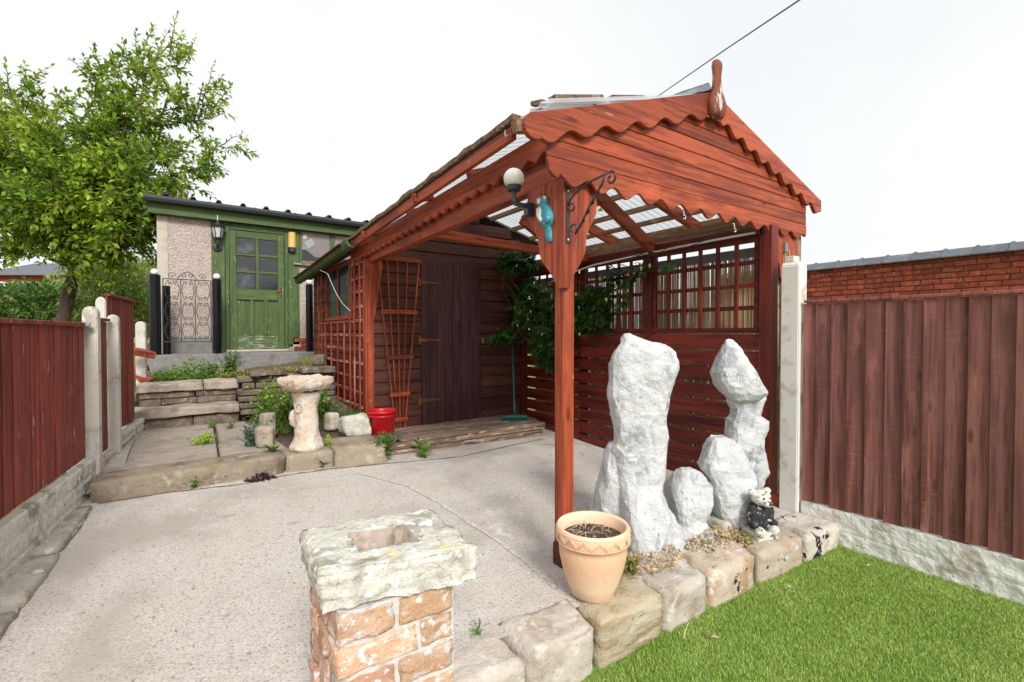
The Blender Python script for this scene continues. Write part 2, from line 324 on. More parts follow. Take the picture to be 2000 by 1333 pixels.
MT['brist'] = lay('green_bristles', (.008, .085, .08), [((.02, .16, .15), (200, 200, 10), .5, .7)], [((250, 250, 8), .8, .01)], .7)
MT['white2'] = lay('white_paint', (.8, .8, .78), [((.55, .52, .48), 40, .62, .72)], [], .4)
MT['teal'] = lay('teal_bird_paint', (.05, .27, .33), [((.1, .42, .47), 30, .48, .62), ((.03, .13, .18), 18, .58, .72), ((.6, .66, .66), 60, .66, .72)], [(80, .4, .004)], .4)
MT['felt'] = lay('mossy_roof_sheet', (.06, .05, .045), [((.14, .1, .07), 12, .5, .68), ((.08, .1, .03), 20, .6, .72)], [(50, .6, .01)], .95)
MT['flash'] = lay('lead_flashing', (.23, .25, .28), [((.33, .35, .38), 10, .5, .7)], [], .45, metal=.3)
MT['reed'] = lay('reed_screen', (.56, .4, .23), [((.36, .25, .13), (3, 3, 5), .5, .7), ((.64, .5, .33), 9, .55, .7)], [], .8, isl=.35, huevar=.015)
MT['bear'] = lay('weathered_bear', (.6, .57, .5), [((.025, .026, .032), 14, .47, .53), ((.68, .66, .6), 50, .6, .68)], [(60, .6, .008)], .8)
MT['grass'] = lay('turf_blades', (.34, .48, .1), [((.41, .54, .14), 3, .45, .65)], [], .55, isl=.42, trans=.25, spec=.3, huevar=.02)
MT['turf'] = lay('turf_backing', (.18, .3, .06), [((.09, .18, .035), 40, .5, .7)], [(120, .8, .01)], .95)
MT['dirt'] = lay('bank_soil', (.14, .105, .075), [((.23, .18, .13), 18, .5, .66), ((.07, .05, .035), 30, .52, .7), ((.12, .14, .04), 7, .58, .72)], [(40, 1, .03)], 1)
MT['rough'] = lay('dry_rough_grass', (.27, .21, .08), [((.13, .18, .05), 2, .48, .66), ((.36, .29, .13), 9, .5, .7)], [(20, 1, .03)], 1, rand=False)
MT['bark'] = lay('bark', (.1, .075, .055), [((.05, .037, .028), (20, 20, 6), .5, .66), ((.19, .17, .13), 14, .58, .72)], [((30, 30, 8), .9, .02)], .95)
def leafmat(n, a, b, isl=.35, tr=.32, hv=.02, rough=.45): return lay(n, a, [(b, 1.6, .42, .62)], [], rough, isl=isl, trans=tr, huevar=hv, spec=.4)
MT['leaf'] = leafmat('apple_leaves', (.18, .31, .03), (.36, .48, .05), .6, .48)
MT['vine'] = leafmat('passion_vine_leaves', (.04, .10, .02), (.075, .16, .03), .45, .25)
MT['bush'] = leafmat('bush_leaves', (.3, .42, .12), (.42, .52, .18), .4, .5)
MT['weed'] = leafmat('weed_leaves', (.13, .25, .03), (.2, .33, .05), .3)
MT['weedd'] = leafmat('dark_weed_leaves', (.09, .18, .035), (.15, .25, .05), .38)
MT['rue'] = leafmat('glaucous_leaves', (.12, .2, .13), (.2, .27, .2), .3)
MT['lime'] = leafmat('lime_fern_leaves', (.3, .45, .04), (.38, .5, .06), .25)
MT['purple'] = leafmat('purple_leaves', (.05, .02, .03), (.09, .04, .045), .4)
MT['straw'] = leafmat('dead_stalks', (.55, .42, .25), (.66, .56, .4), .35, .15)
MT['moss'] = leafmat('yellow_moss', (.32, .27, .07), (.24, .25, .06), .35, .15)
MT['flowy'] = lay('yellow_flower', (.75, .6, .05), [], [], .6, trans=.3)
MT['fruit'] = lay('pale_green_fruit', (.5, .58, .18), [], [], .4)
def polymat():
    m, t, b = newmat('polycarbonate_sheet'); N = t.nodes.new; K = t.links.new
    tr = N('ShaderNodeBsdfTranslucent'); tr.inputs[0].default_value = (.86, .9, .92, 1)
    tp = N('ShaderNodeBsdfTransparent'); tp.inputs[0].default_value = (.9, .93, .95, 1)
    m1 = N('ShaderNodeMixShader'); m1.inputs[0].default_value = .3; K(tr.outputs[0], m1.inputs[1]); K(tp.outputs[0], m1.inputs[2])
    b.inputs['Base Color'].default_value = (.72, .75, .77, 1); b.inputs['Roughness'].default_value = .3
    m2 = N('ShaderNodeMixShader'); m2.inputs[0].default_value = .4; K(m1.outputs[0], m2.inputs[1]); K(b.outputs[0], m2.inputs[2])
    K(m2.outputs[0], t.nodes['Material Output'].inputs[0]); return m
MT['poly'] = polymat()
# ================================================================ THE SETTING
def grid(name, xs, ys, zf, mat, skip=None, **k):
    vs = [(x, y, zf(x, y)) for y in ys for x in xs]; n = len(xs)
    fs = [(j*n+i, j*n+i+1, (j+1)*n+i+1, (j+1)*n+i) for j in range(len(ys)-1) for i in range(n-1)
          if not (skip and skip((xs[i]+xs[i+1])/2, (ys[j]+ys[j+1])/2))]
    me = bpy.data.meshes.new(name); me.from_pydata(vs, [], fs); me.update()
    bm = bmesh.new(); bm.from_mesh(me); bmesh.ops.delete(bm, geom=[v for v in bm.verts if not v.link_faces], context='VERTS'); bm.to_mesh(me); bm.free()
    return ob(name, me, mat, M=Matrix.Identity(4), **k)
def lin(a, b, n): return [a+(b-a)*i/n for i in range(n+1)]
grid('ground', [-400, -40, -8, -2, -.75, 4.6, 9, 40, 400], [-400, -10, 3, 5.5, 7.55, 7.9, 15, 60, 400],
     lambda x, y: (-.42 if (y < 5 or -1 < x < 5) and y < 7.7 else .74)-(.25 if y < 3 else 0), MT['rough'], kind='structure')
grid('patio', [-.66, -.4, -.1, .2, .5, .72]+lin(1.0, 4.3, 12), [-4, -2, 0, 1, 1.5]+lin(1.7, 4.78, 14),
     lambda x, y: G(x, y)+fbm((x, y, 0), .9, 2)*.006, MT['patio'], lambda x, y: x > .72 and y < 1.5, kind='structure')
pat = bpy.data.objects['patio']
def ribbon(name, pts, w0, mat, lift=.004, wob=.35, seed=0):
    rr2 = random.Random(seed); P_ = [atg(u, v) for u, v in pts]; Q_ = []
    for a, b in zip(P_, P_[1:]):
        for k in range(8): Q_.append(a.lerp(b, k/8))
    Q_.append(P_[-1]); vs = []
    for i, p in enumerate(Q_):
        d = (Q_[min(i+1, len(Q_)-1)]-Q_[max(i-1, 0)]); n = Vector((-d.y, d.x, 0)).normalized(); e = fbm((p.x, p.y, seed), 14, 3)*w0*2.5*wob; w_ = w0*(1+wob*rr2.uniform(-1, 1))
        for s_ in (-1, 1):
            x, y = p.x+n.x*(s_*w_+e), p.y+n.y*(s_*w_+e); vs.append((x, y, G(x, y)+fbm((x, y, 0), .9, 2)*.006+lift))
    me = bpy.data.meshes.new(name); me.from_pydata(vs, [], [(2*i, 2*i+1, 2*i+3, 2*i+2) for i in range(len(Q_)-1)]); me.update()
    ob(name, me, mat, pat)
MT['crack'] = lay('soil_filled_crack', (.16, .13, .1), [((.3, .26, .21), 40, .5, .65)], [(60, .6, .006)], 1)
MT['joint'] = lay('pale_mortar_joint', (.64, .6, .555), [((.5, .46, .42), 30, .46, .6), ((.3, .27, .23), 90, .58, .66)], [(90, .8, .006)], .95)
ribbon('mortar_joint', [(700, 925), (790, 948), (860, 985), (960, 1050), (1040, 1108), (1085, 1150)], .011, MT['joint'], .004, .5, 1)
ribbon('crack', [(180, 990), (150, 1040), (90, 1110), (40, 1190), (-20, 1270)], .006, MT['crack'], .005, .6, 3)
ribbon('crack', [(190, 985), (330, 962), (470, 947), (555, 930), (640, 918), (735, 908), (900, 892), (1060, 858)], .007, MT['crack'], .004, .5, 5)
LZ = -.277
grid('lawn', lin(.5, 3.42, 8), lin(-4, 1.42, 10), lambda x, y: LZ-.012, MT['turf'], kind='structure')
def turf():
    rs = np.random.RandomState(3); n = 150000
    x = rs.uniform(1.0, 3.38, n); y = 1.40-(1.25*rs.power(1.0, n)); keep = (y < 1.345-.03*np.sin(x*6)) & (x*.571+y*.821 > .9); x, y = x[keep], y[keep]; n = len(x)
    a = rs.uniform(0, 6.283, n); h = rs.uniform(.008, .02, n); l = rs.uniform(.003, .016, n); wd = rs.uniform(.0009, .0017, n)
    b = rs.uniform(0, 6.283, n)
    z0 = np.full(n, LZ-.012); sx, sy = np.cos(a)*wd, np.sin(a)*wd; lx, ly = np.cos(b)*l, np.sin(b)*l
    V = np.stack([np.stack([x-sx, y-sy, z0], 1), np.stack([x+sx, y+sy, z0], 1),
                  np.stack([x+sx*.8+lx*.4, y+sy*.8+ly*.4, z0+h*.65], 1), np.stack([x-sx*.8+lx*.4, y-sy*.8+ly*.4, z0+h*.65], 1),
                  np.stack([x+lx, y+ly, z0+h], 1)], 1).reshape(-1, 3)
    me = bpy.data.meshes.new('grass'); me.vertices.add(n*5); me.vertices.foreach_set('co', V.ravel())
    i = np.arange(n)*5; idx = np.stack([i, i+1, i+2, i+3, i+3, i+2, i+4], 1).ravel()
    me.loops.add(n*7); me.loops.foreach_set('vertex_index', idx)
    me.polygons.add(n*2); st = np.stack([np.arange(n)*7, np.arange(n)*7+4], 1).ravel(); me.polygons.foreach_set('loop_start', st)
    me.update(calc_edges=True); me.validate()
    ob('grass', me, MT['grass'], M=Matrix.Identity(4), kind='stuff', label='short bright green artificial turf in front of the stone edging', cat='grass')
turf()
# concrete strip along the left fence, in cast lengths
FX = lambda y: -.466+.12*(y-4.15)                      # line of the left fence
strip = em('concrete_strip', (-.55, 2.5, 0), 'cracked concrete strip along the foot of the red fence', 'path'); strip['kind'] = 'structure'
del strip['category']
ys = [.4, 1.3, 2.05, 2.62, 3.1, 3.78]
for i in range(5):
    y0, y1 = ys[i]+.008, ys[i+1]-.008; M = Matrix(((1, .08, 0, 0), (0, 1, 0, 0), (0, 0, 1, 0), (0, 0, 0, 1)))
    x1 = -.745+.08*0+.03*(i % 2); 
    ob('slab', rough_box(-.86, -.735+.012*(i % 2), y0, y1, -.12, G(-.6, (y0+y1)/2)+.022+.006*(i % 2), .008, 7, 7, .25, i+1, M), MT['strip'], strip, smooth=True)

# ---- terrace: kerb, flags, steps, bed
KZ = .128
kerb = em('stone_kerb', (.4, 3.95, 0), 'long mossy kerb stones edging the raised flagged landing', 'kerb')
def kerbstone(x0, x1, y0a, y0b, z1, sd, dp=.27):
    Mx = Matrix(((1, 0, 0, 0), ((y0b-y0a)/(x1-x0), 1, 0, y0a-(y0b-y0a)/(x1-x0)*x0), (0, 0, 1, 0), (0, 0, 0, 1)))
    return ob('stone', rough_box(x0, x1, 0, dp, -.1, z1, .009, 9, 9, .16, sd, Mx), MT['kerb'], kerb, smooth=True)
kerbstone(-.455, .635, 3.80, 3.885, KZ+.012, 3); kerbstone(.645, .985, 3.885, 3.86, KZ, 5); kerbstone(.995, 1.40, 3.85, 3.80, KZ+.012, 8, .46)
land = em('flagged_landing', (.1, 4.8, KZ), 'landing of three big worn flagstones below the steps', 'paving'); land['kind'] = 'structure'; del land['category']
def flag(poly, z, sd):
    me = MB().prism(poly, 'z', z-.07, z).mesh('flagstone', .008, 2)
    bm = bmesh.new(); bm.from_mesh(me); bmesh.ops.triangulate(bm, faces=bm.faces); bmesh.ops.subdivide_edges(bm, edges=[e for e in bm.edges if e.calc_length() > .12], cuts=4); bm.to_mesh(me); bm.free()
    for v in me.vertices: v.co.z += fbm(v.co+Vector((sd, 0, 0)), 3, 3)*.006
    return ob('flagstone', me, MT['flag'], land)
flag([(-.43, 4.09), (.225, 4.14), (.27, 5.70), (-.33, 5.70)], KZ+.006, 1)
flag([(.245, 4.14), (.70, 4.17), (.66, 4.72), (.255, 4.64)], KZ+.004, 2)
flag([(.27, 4.80), (.62, 4.85), (.55, 5.70), (.29, 5.70)], KZ-.002, 3)
def bedz(x, y): return .115+.05*max(0, x-.6)+.16*max(0, min(1, (y-4.3)/1.4))*min(1, max(0, (x-.55)/.3))
grid('soil_bed', lin(-.5, 1.6, 16), lin(3.95, 5.95, 16), lambda x, y: bedz(x, y)-.03+fbm((x, y, 0), 5, 3)*.02, MT['dirt'], kind='structure')
grid('gravel_margin', [-.62, -.5, -.4, -.32], lin(3.87, 5.9, 10), lambda x, y: .06+.09*max(0, min(1, (y-3.85)/.5))+fbm((x, y, 3), 7, 3)*.012, MT['strip'], kind='structure')
def upz(x, y): return .48+.13*max(0, min(1, (x-.3)/1.1))+.02*(y-6.3)
grid('upper_bank', lin(-.75, 1.62, 20), lin(6.0, 7.5, 12), lambda x, y: upz(x, y)+fbm((x, y, 2), 4, 3)*.025-(.12 if x < -.4 else 0), MT['dirt'], kind='structure')
steps = em('stone_steps', (.07, 5.9, KZ), 'two rough stone steps with slab treads climbing to the green door', 'steps')
def st(n, x0, x1, y0, y1, z0, z1, sd, amp=.008, mt='york', rd=.3, c=6, par=steps): return ob(n, rough_box(x0, x1, y0, y1, z0, z1, amp, 10, c, rd, sd), MT[mt], par, smooth=True)
st('tread', -.385, .50, 5.62, 6.02, .235, .318, 1, .012, c=9); 
st('riser_stone', -.33, .10, 5.67, 5.9, .11, .232, 2, mt='dry'); st('riser_stone', .105, .5, 5.67, 5.9, .11, .23, 3, mt='dry')
st('tread', -.35, .20, 5.90, 6.35, .452, .535, 4, .014, c=8); st('tread', .205, .53, 5.90, 6.35, .45, .54, 5, .014, c=8)
for i, (a, b, z0, z1) in enumerate([(-.33, .13, .385, .45), (.135, .2, .39, .45), (.205, .5, .385, .447), (-.33, -.16, .315, .38), (-.155, .15, .32, .38), (.155, .5, .318, .382)]):
    st('riser_stone', a, b, 5.94, 6.1, z0, z1, 10+i, mt='dry', c=5)
dw = em('dry_stone_wall', (1.0, 5.85, .1), 'low dry stone retaining wall behind the bird bath', 'wall')
rr = random.Random(4)
for r_ in range(6):
    z = .18+r_*.068; x = .50+rr.uniform(0, .05)
    while x < 1.47:
        w_ = rr.uniform(.1, .3); x2 = min(1.5, x+w_)
        if x2 > 1.42: x2 = 1.5
        off = rr.uniform(-.02, .02)+r_*.008
        st('stone', x, x2-.006, 5.72+off, 5.98, z, z+.066-rr.uniform(0, .008), int(x*100)+r_*7, .008, 'dry', .3, 4, dw); x = x2
for i, (x0, x1, y0, z0, z1) in enumerate([(.62, .98, 5.70, .588, .63), (1.12, 1.47, 5.66, .59, .66)]):
    st('coping_stone', x0, x1, y0, y0+.3, z0, z1, 60+i, .012, 'dry', .3, 6, dw)

# ---- left fence
def fence_plane(y, z): return Vector((FX(y), y, z))
def left_panel(y0, y1, z0, z1, off, label, bw=.098, gz=None):
    f = em('fence_panel', (FX(y0)+off, y0, z0), label, 'fence', 'red fence panels along the left boundary')
    n = max(2, round((y1-y0)/bw)); me = None
    ang = math.atan(.12); L = (y1-y0)/math.cos(ang)/n
    me = MB().add([(-.012, 0, 0), (.0, 0, 0), (-.003, L+.004, 0), (-.014, L+.004, 0), (-.012, 0, z1-z0), (.0, 0, z1-z0), (-.003, L+.004, z1-z0), (-.014, L+.004, z1-z0)],
                  [(0,1,2,3),(4,7,6,5),(0,4,5,1),(1,5,6,2),(2,6,7,3),(3,7,4,0)]).mesh('board')
    for i in range(n):
        y = y0+(y1-y0)*i/n; j = rnd.uniform(-.004, .004)
        ob('board', me, MT['lfence'], f, Matrix.Translation((FX(y)+off+j*.5, y, z0+j))@Matrix.Rotation(-ang, 4, 'Z'))
    a, b = fence_plane(y0, z1+.012), fence_plane(y1, z1+.012); o3 = Vector((off, 0, 0))
    beam('capping_rail', f, MT['lfence'], a+o3, b+o3, .045, .022)
    for zz in (z0+.12, z1-.14): 
        beam('rail', f, MT['lfence'], fence_plane(y0, zz)+o3-Vector((.03, 0, 0)), fence_plane(y1, zz)+o3-Vector((.03, 0, 0)), .03, .05)
    return f
left_panel(1.2, 2.65, .245, 1.095, -.03, 'nearest red fence panel, beyond the concrete post at the left edge', .1)
left_panel(2.77, 4.10, .245, 1.09, -.03, 'weathered dark red fence panel on rock-faced gravel boards, left foreground', .1)
left_panel(4.20, 4.62, .19, 1.13, -.03, 'narrow red fence panel between two concrete posts', .085)
left_panel(4.74, 5.60, .26, 1.325, -.05, 'tall bright red fence panel beside the stone steps', .085)
bk = ob('bracket', MB().box(-.012, .012, -.02, .02, 0, .022).mesh('bracket', .002), MT['flash'], bpy.data.objects['fence_panel.001'], Matrix.Translation(fence_plane(4.05, 1.09)))
def cpost(x, y, z0, z1, s_, label, mt='cpost', rot=0, grp='concrete fence posts'):
    mb = MB(); h = s_/2; t = .028
    prof = [(-h, z0), (h, z0), (h, z1-t), (h-t*.8, z1), (-h+t*.8, z1), (-h, z1-t)]
    mb.prism(prof, 'y', -h*1.0, h*1.0)
    me = mb.mesh('concrete_post', .006, 2); me.transform(Matrix.Translation((x, y, 0))@Matrix.Rotation(rot, 4, 'Z'))
    return ob('concrete_post', me, MT[mt], label=label, cat='post', group=grp)
cpost(FX(2.71)-.03, 2.71, -.3, 1.2, .1, 'concrete post cut by the left edge of the picture', rot=-.12)
cpost(FX(4.145)-.005, 4.145, .0, 1.22, .078, 'chamfered concrete post between the foreground and narrow red panels', rot=-.12)
cpost(FX(4.68)-.005, 4.68, .05, 1.185, .07, 'concrete post before the tall red fence panel', rot=-.12)
cpost(FX(4.74)-.085, 4.74, .8, 1.32, .06, 'slim pale post rising behind the narrow red panel', rot=-.12)
cpost(-.326, 6.3, .35, 1.165, .085, 'farthest concrete post at the top of the steps', rot=-.12)
def gravel_board(y0, y1, z0, z1, label, seed, pitch=.17):
    """cast rock-face board on the left fence line: raised irregular blocks with recessed joints"""
    nx, nz = int((y1-y0)/.012), max(6, int((z1-z0)/.012)); vs = []; fs = []
    for j in range(nz+1):
        for i in range(nx+1):
            y = y0+(y1-y0)*i/nx; z = z0+(z1-z0)*j/nz
            row = int((z-z0)/((z1-z0)/3.001)); fz = ((z-z0)/((z1-z0)/3.001)) % 1
            sy = (y+row*.07+seed)/pitch+.25*math.sin(row*2.1+y*3); fy = sy % 1
            ed = min(fz, 1-fz)*((z1-z0)/3), min(fy, 1-fy)*pitch; e = min(min(ed)/.012, 1)
            h = .004+.016*e*(.6+.6*abs(noise.noise((math.floor(sy)*3.3+seed, row*5.1, 0))))+fbm((y, z, seed), 26, 3)*.006
            vs.append((FX(y)+h, y, z))
    n = nx+1
    fs = [(j*n+i, j*n+i+1, (j+1)*n+i+1, (j+1)*n+i) for j in range(nz) for i in range(nx)]
    b = len(vs); vs += [(FX(y0)-.03, y0, z0), (FX(y1)-.03, y1, z0), (FX(y1)-.03, y1, z1), (FX(y0)-.03, y0, z1)]
    fs += [(b, b+3, b+2, b+1), (b+3, nz*n, nz*n+nx, b+2)] 
    fs += [(b, 0, nz*n, b+3), (nx, b+1, b+2, nz*n+nx)]
    me = bpy.data.meshes.new('gravel_board'); me.from_pydata(vs, [], fs); me.update()
    bm = bmesh.new(); bm.from_mesh(me); bmesh.ops.recalc_face_normals(bm, faces=bm.faces); bm.to_mesh(me); bm.free()
    return ob('gravel_board', me, MT['lgravel'], label=label, cat='gravel board', group='rock-faced gravel boards')
gravel_board(1.2, 2.65, -.06, .238, 'rock-faced gravel board beyond the left edge post', 1)
gravel_board(2.77, 4.10, -.03, .238, 'rock-faced concrete gravel board under the foreground red panel', 2)
gravel_board(4.20, 4.62, .08, .186, 'short gravel board under the narrow red panel', 3)
gravel_board(4.74, 5.62, .1, .255, 'rough gravel board under the tall red panel by the steps', 4)

# ---- right fence
XR = 3.4
us = [1571, 1596, 1625, 1657, 1693, 1731, 1766, 1805, 1849, 1893, 1938, 1987]
yb = [atx(u, 600, XR).y for u in us]
while yb[-1] > -.9: yb.append(yb[-1]-.128)
rf = em('fence_panel', (XR, .6, -.06), 'big dark brown feather-edge fence panel beside the lawn', 'fence')
for i in range(len(yb)-1):
    y1, y0 = yb[i], yb[i+1]-.014; dz = rnd.uniform(-.005, .005); e = rnd.uniform(-.003, .003)
    zb = -.06+.006*math.sin(i*2.2)
    mb = MB().add([(XR+.004+e, y0, zb), (XR-.012+e, y0+.002, zb), (XR-.016+e, y1-.001, zb), (XR+.002, y1, zb),
                   (XR+.004+e, y0, 1.235+dz), (XR-.012+e, y0+.002, 1.235+dz), (XR-.016+e, y1-.001, 1.235+dz), (XR+.002, y1, 1.235+dz)],
                  [(0,1,2,3),(4,7,6,5),(0,4,5,1),(1,5,6,2),(2,6,7,3),(3,7,4,0)])
    # each board overlaps the next one: thin edge tucks under
    for k in (0, 1, 4, 5):
        v = mb.v[k]; mb.v[k] = (v[0]+.014, v[1], v[2])
    ob('board', mb.mesh('board', .0015), MT['rfence'], rf)
for zz in (.12, .62, 1.1): bx('rail', rf, MT['rfence'], XR+.022, XR+.06, -.9, 1.5, zz-.03, zz+.03)
bx('capping_rail', rf, MT['rfence'], XR-.022, XR+.03, -.9, 1.495, 1.243, 1.262)
def rgb():
    y0, y1, z0, z1 = -.9, 1.50, -.32, -.066; nx, nz = 170, 20; vs = []; n = nx+1
    for j in range(nz+1):
        for i in range(n):
            y = y0+(y1-y0)*i/nx; z = z0+(z1-z0)*j/nz; row = int((z-z0)/((z1-z0)/2.001)); fz = ((z-z0)/((z1-z0)/2.001)) % 1
            sy = (y+row*.09)/.2; fy = sy % 1; e = min(min(min(fz, 1-fz)*.12, min(fy, 1-fy)*.2)/.015, 1)
            h = .006+.0035*e*(.5+abs(noise.noise((math.floor(sy)*2.7, row*4.1, 5))))+fbm((y, z, 9), 14, 4)*.008
            vs.append((XR-.012-h, y, z))
    fs = [(j*n+i, j*n+i+1, (j+1)*n+i+1, (j+1)*n+i) for j in range(nz) for i in range(nx)]
    b = len(vs); vs += [(XR+.03, y0, z0), (XR+.03, y1, z0), (XR+.03, y1, z1), (XR+.03, y0, z1)]
    fs += [(b, b+3, b+2, b+1), (b+3, nz*n, nz*n+nx, b+2), (b, 0, nz*n, b+3), (nx, b+1, b+2, nz*n+nx)]
    me = bpy.data.meshes.new('gravel_board'); me.from_pydata(vs, [], fs); me.update()
    bm = bmesh.new(); bm.from_mesh(me); bmesh.ops.recalc_face_normals(bm, faces=bm.faces); bm.to_mesh(me); bm.free()
    ob('gravel_board', me, MT['rgravel'], label='long whitewashed gravel board between the lawn and the brown fence', cat='gravel board')
rgb()
cpost(XR+.012, 1.573, -.3, 1.525, .115, 'tall whitish concrete post between the shelter and the brown fence', 'wpost')
bx('timber_block', None, MT['cpost'], XR-.02, XR+.06, 1.56, 1.62, 1.527, 1.565, label='small loose slab lying on top of the whitish concrete post', cat='block')

# ---- brick wall beyond the right fence
XW = 8.4; zt = 2.07
bwall = em('brick_wall', (XW, 2.5, 0), 'old red brick boundary wall behind the brown fence', 'wall')
bx('core', bwall, MT['mortard'], XW+.012, XW+.2, -1.2, 5.2, -.3, zt, bevel=0)
bme = [rough_box(-.0, .06, -.104, .104, -.031, .031, .003, 25, 1, .2, s_) for s_ in range(4)]
for r_ in range(12):
    z = zt-.04-r_*.073
    y = 1.0+(.11 if r_ % 2 else 0)+.03*math.sin(r_*3.3)
    while y < 5.15:
        hd = (r_ % 4 == 3)
        yy = y+(.0 if not hd else 0); sc_ = .52 if hd else 1
        ob('brick', rnd.choice(bme), MT['brickr'], bwall, Matrix.Translation((XW-.004+rnd.uniform(-.004, .004), yy, z))@Matrix.Diagonal((1, sc_, 1, 1)))
        y += .219*sc_ if hd else .219
for i in range(14):
    y0 = .7+i*.32
    ob('coping_tile', MB().prism([(XW-.075, zt-.012), (XW+.1, zt+.1), (XW+.275, zt-.012), (XW+.275, zt-.03), (XW+.1, zt+.075), (XW-.075, zt-.03)], 'y', y0+.002, y0+.325+(.0)).mesh('coping_tile', .003), MT['slate'], bwall,
       M=None)
    ob('ridge_lap', MB().prism([(XW-.085, zt-.01), (XW+.1, zt+.115), (XW+.285, zt-.01), (XW+.285, zt-.03), (XW+.1, zt+.09), (XW-.085, zt-.03)], 'y', y0-.018, y0+.022).mesh('ridge_lap', .003), MT['slate'], bwall)
# ================================================================ THE SHELTER
sh = em('garden_shelter', (2.6, 3.2, -.1), 'red timber garden shelter with scalloped gable and clear sheet roof', 'shelter')
def wave_edge(t0, t1, period, amp, n=10, skew=.1):
    """scalloped lower edge: list of (t, dz) from t0 to t1"""
    k = max(1, round((t1-t0)/period)); out = []
    for i in range(k*n+1):
        ph = i/n; q = ph % 1; q2 = q**(1-skew) if q else 0
        out.append((t0+(t1-t0)*i/(k*n), -amp*(.5-.5*math.cos(2*math.pi*q2))))
    return out
def jz(p): return p
# posts
pc = Vector((1.548, 1.783, 0)); ps = .07
bx('post', sh, MT['redz'], pc.x, pc.x+ps, pc.y, pc.y+ps, -.13, 1.86, .004)
bx('post_foot', sh, MT['brownz'], pc.x-.016, pc.x-.002, pc.y-.004, pc.y+ps*.9, -.13, -.0, .003)
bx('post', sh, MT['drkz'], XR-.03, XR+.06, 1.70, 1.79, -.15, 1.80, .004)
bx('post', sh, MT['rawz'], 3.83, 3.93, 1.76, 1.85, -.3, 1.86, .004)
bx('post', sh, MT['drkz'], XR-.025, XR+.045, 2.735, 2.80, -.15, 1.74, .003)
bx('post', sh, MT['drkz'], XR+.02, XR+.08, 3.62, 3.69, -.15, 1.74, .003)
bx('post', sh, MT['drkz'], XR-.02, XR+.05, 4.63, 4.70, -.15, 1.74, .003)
bx('ground_plate', sh, MT['redx'], XR-.02, XR+.02, 1.60, 1.70, -.16, -.075, .003)
# curved post brackets : half-vase outline (offset from post corner, z)
vase = [(0, 1.80), (.215, 1.80), (.222, 1.70), (.218, 1.655), (.200, 1.615), (.172, 1.575), (.152, 1.535), (.146, 1.49), (.143, 1.455), (.128, 1.42), (.105, 1.385), (.082, 1.355), (.06, 1.32), (.045, 1.29), (.036, 1.265), (.0, 1.265)]
ob('post_bracket', MB().prism([(pc.x-.018+a, z) for a, z in vase], 'y', pc.y-.022, pc.y-.002).mesh('post_bracket', .003), MT['redz'], sh)
ob('post_bracket', MB().prism([(pc.y-.02+a*1.35, z) for a, z in vase], 'x', pc.x-.020, pc.x-.002).mesh('post_bracket', .003), MT['redz'], sh)
ob('post_bracket', MB().prism([(3.825-a*1.7, z) for a, z in vase], 'y', 1.742, 1.762).mesh('post_bracket', .003), MT['redz'], sh)
bx('post_bracket', sh, MT['redz'], 3.70, 3.829, 1.765, 1.80, -.1, 1.8, .003)
# shed-side corner bracket is on the shed corner post
# left side: beam, scalloped fascia, eave rail (sagging slightly to the back)
sag = lambda y, s_=.022: -s_*(y-1.8)
YB = 4.72
def ylong(name, x0, x1, z0, z1, ya, yb, mat, s_=.022, bev=.003):
    a = [(x0, ya, z0+sag(ya, s_)), (x1, ya, z0+sag(ya, s_)), (x1, ya, z1+sag(ya, s_)), (x0, ya, z1+sag(ya, s_))]
    b = [(x0, yb, z0+sag(yb, s_)), (x1, yb, z0+sag(yb, s_)), (x1, yb, z1+sag(yb, s_)), (x0, yb, z1+sag(yb, s_))]
    return ob(name, MB().hexa(a, b).mesh(name, bev), mat, sh)
ylong('side_beam', 1.535, 1.605, 1.803, 1.985, 1.77, 4.95, MT['redy'], .022)
wv = wave_edge(1.745, 5.12, .128, .032)
poly = [(y, 1.950+dz+sag(y, .047)) for y, dz in wv]+[(5.12, 2.045+sag(5.12, .031)), (1.745, 2.045)]
ob('scalloped_fascia', MB().prism(poly, 'x', 1.488, 1.512).mesh('scalloped_fascia', .002), MT['redy'], sh)
# roof surface
XE, ZE, XRG, ZRG, XE2, ZE2 = 1.385, 2.1, 2.655, 2.485, 4.10, 2.075
def roofz(x, y):
    if x <= XRG: t = (x-XE)/(XRG-XE); return ZE+(ZRG-ZE)*t-.055*(y-1.8)*(1-t)
    t = (x-XRG)/(XE2-XRG); return ZRG+(ZE2-ZRG)*t
def sheet(ya, yb, xa, xb, dz):
    """box-profile corrugated sheet with ribs running down the slope"""
    pr = []; y = ya
    while y < yb-1e-6:
        for q, h in ((0, 0), (.05, 0), (.056, .012), (.068, .012), (.074, 0)): 
            if y+q <= yb: pr.append((y+q, h))
        y += .0745
    vs = []; fs = []; n = len(pr)
    for x in (xa, (xa+xb)/2, xb):
        for (y, h) in pr: vs.append((x, y, roofz(x, y)+dz+h))
    for i in range(2):
        for j in range(n-1): fs.append((i*n+j, i*n+j+1, (i+1)*n+j+1, (i+1)*n+j))
    me = bpy.data.meshes.new('roof_sheet'); me.from_pydata(vs, [], fs); me.update()
    return ob('roof_sheet', me, MT['poly'], sh)
y = 1.70; k = 0
while y < 4.7:
    sheet(y, min(y+.79, 4.78), XE, XRG, .004+.003*(k % 2)); sheet(y, min(y+.79, 4.78), XRG, XE2-.03, .004+.003*(k % 2)); y += .745; k += 1
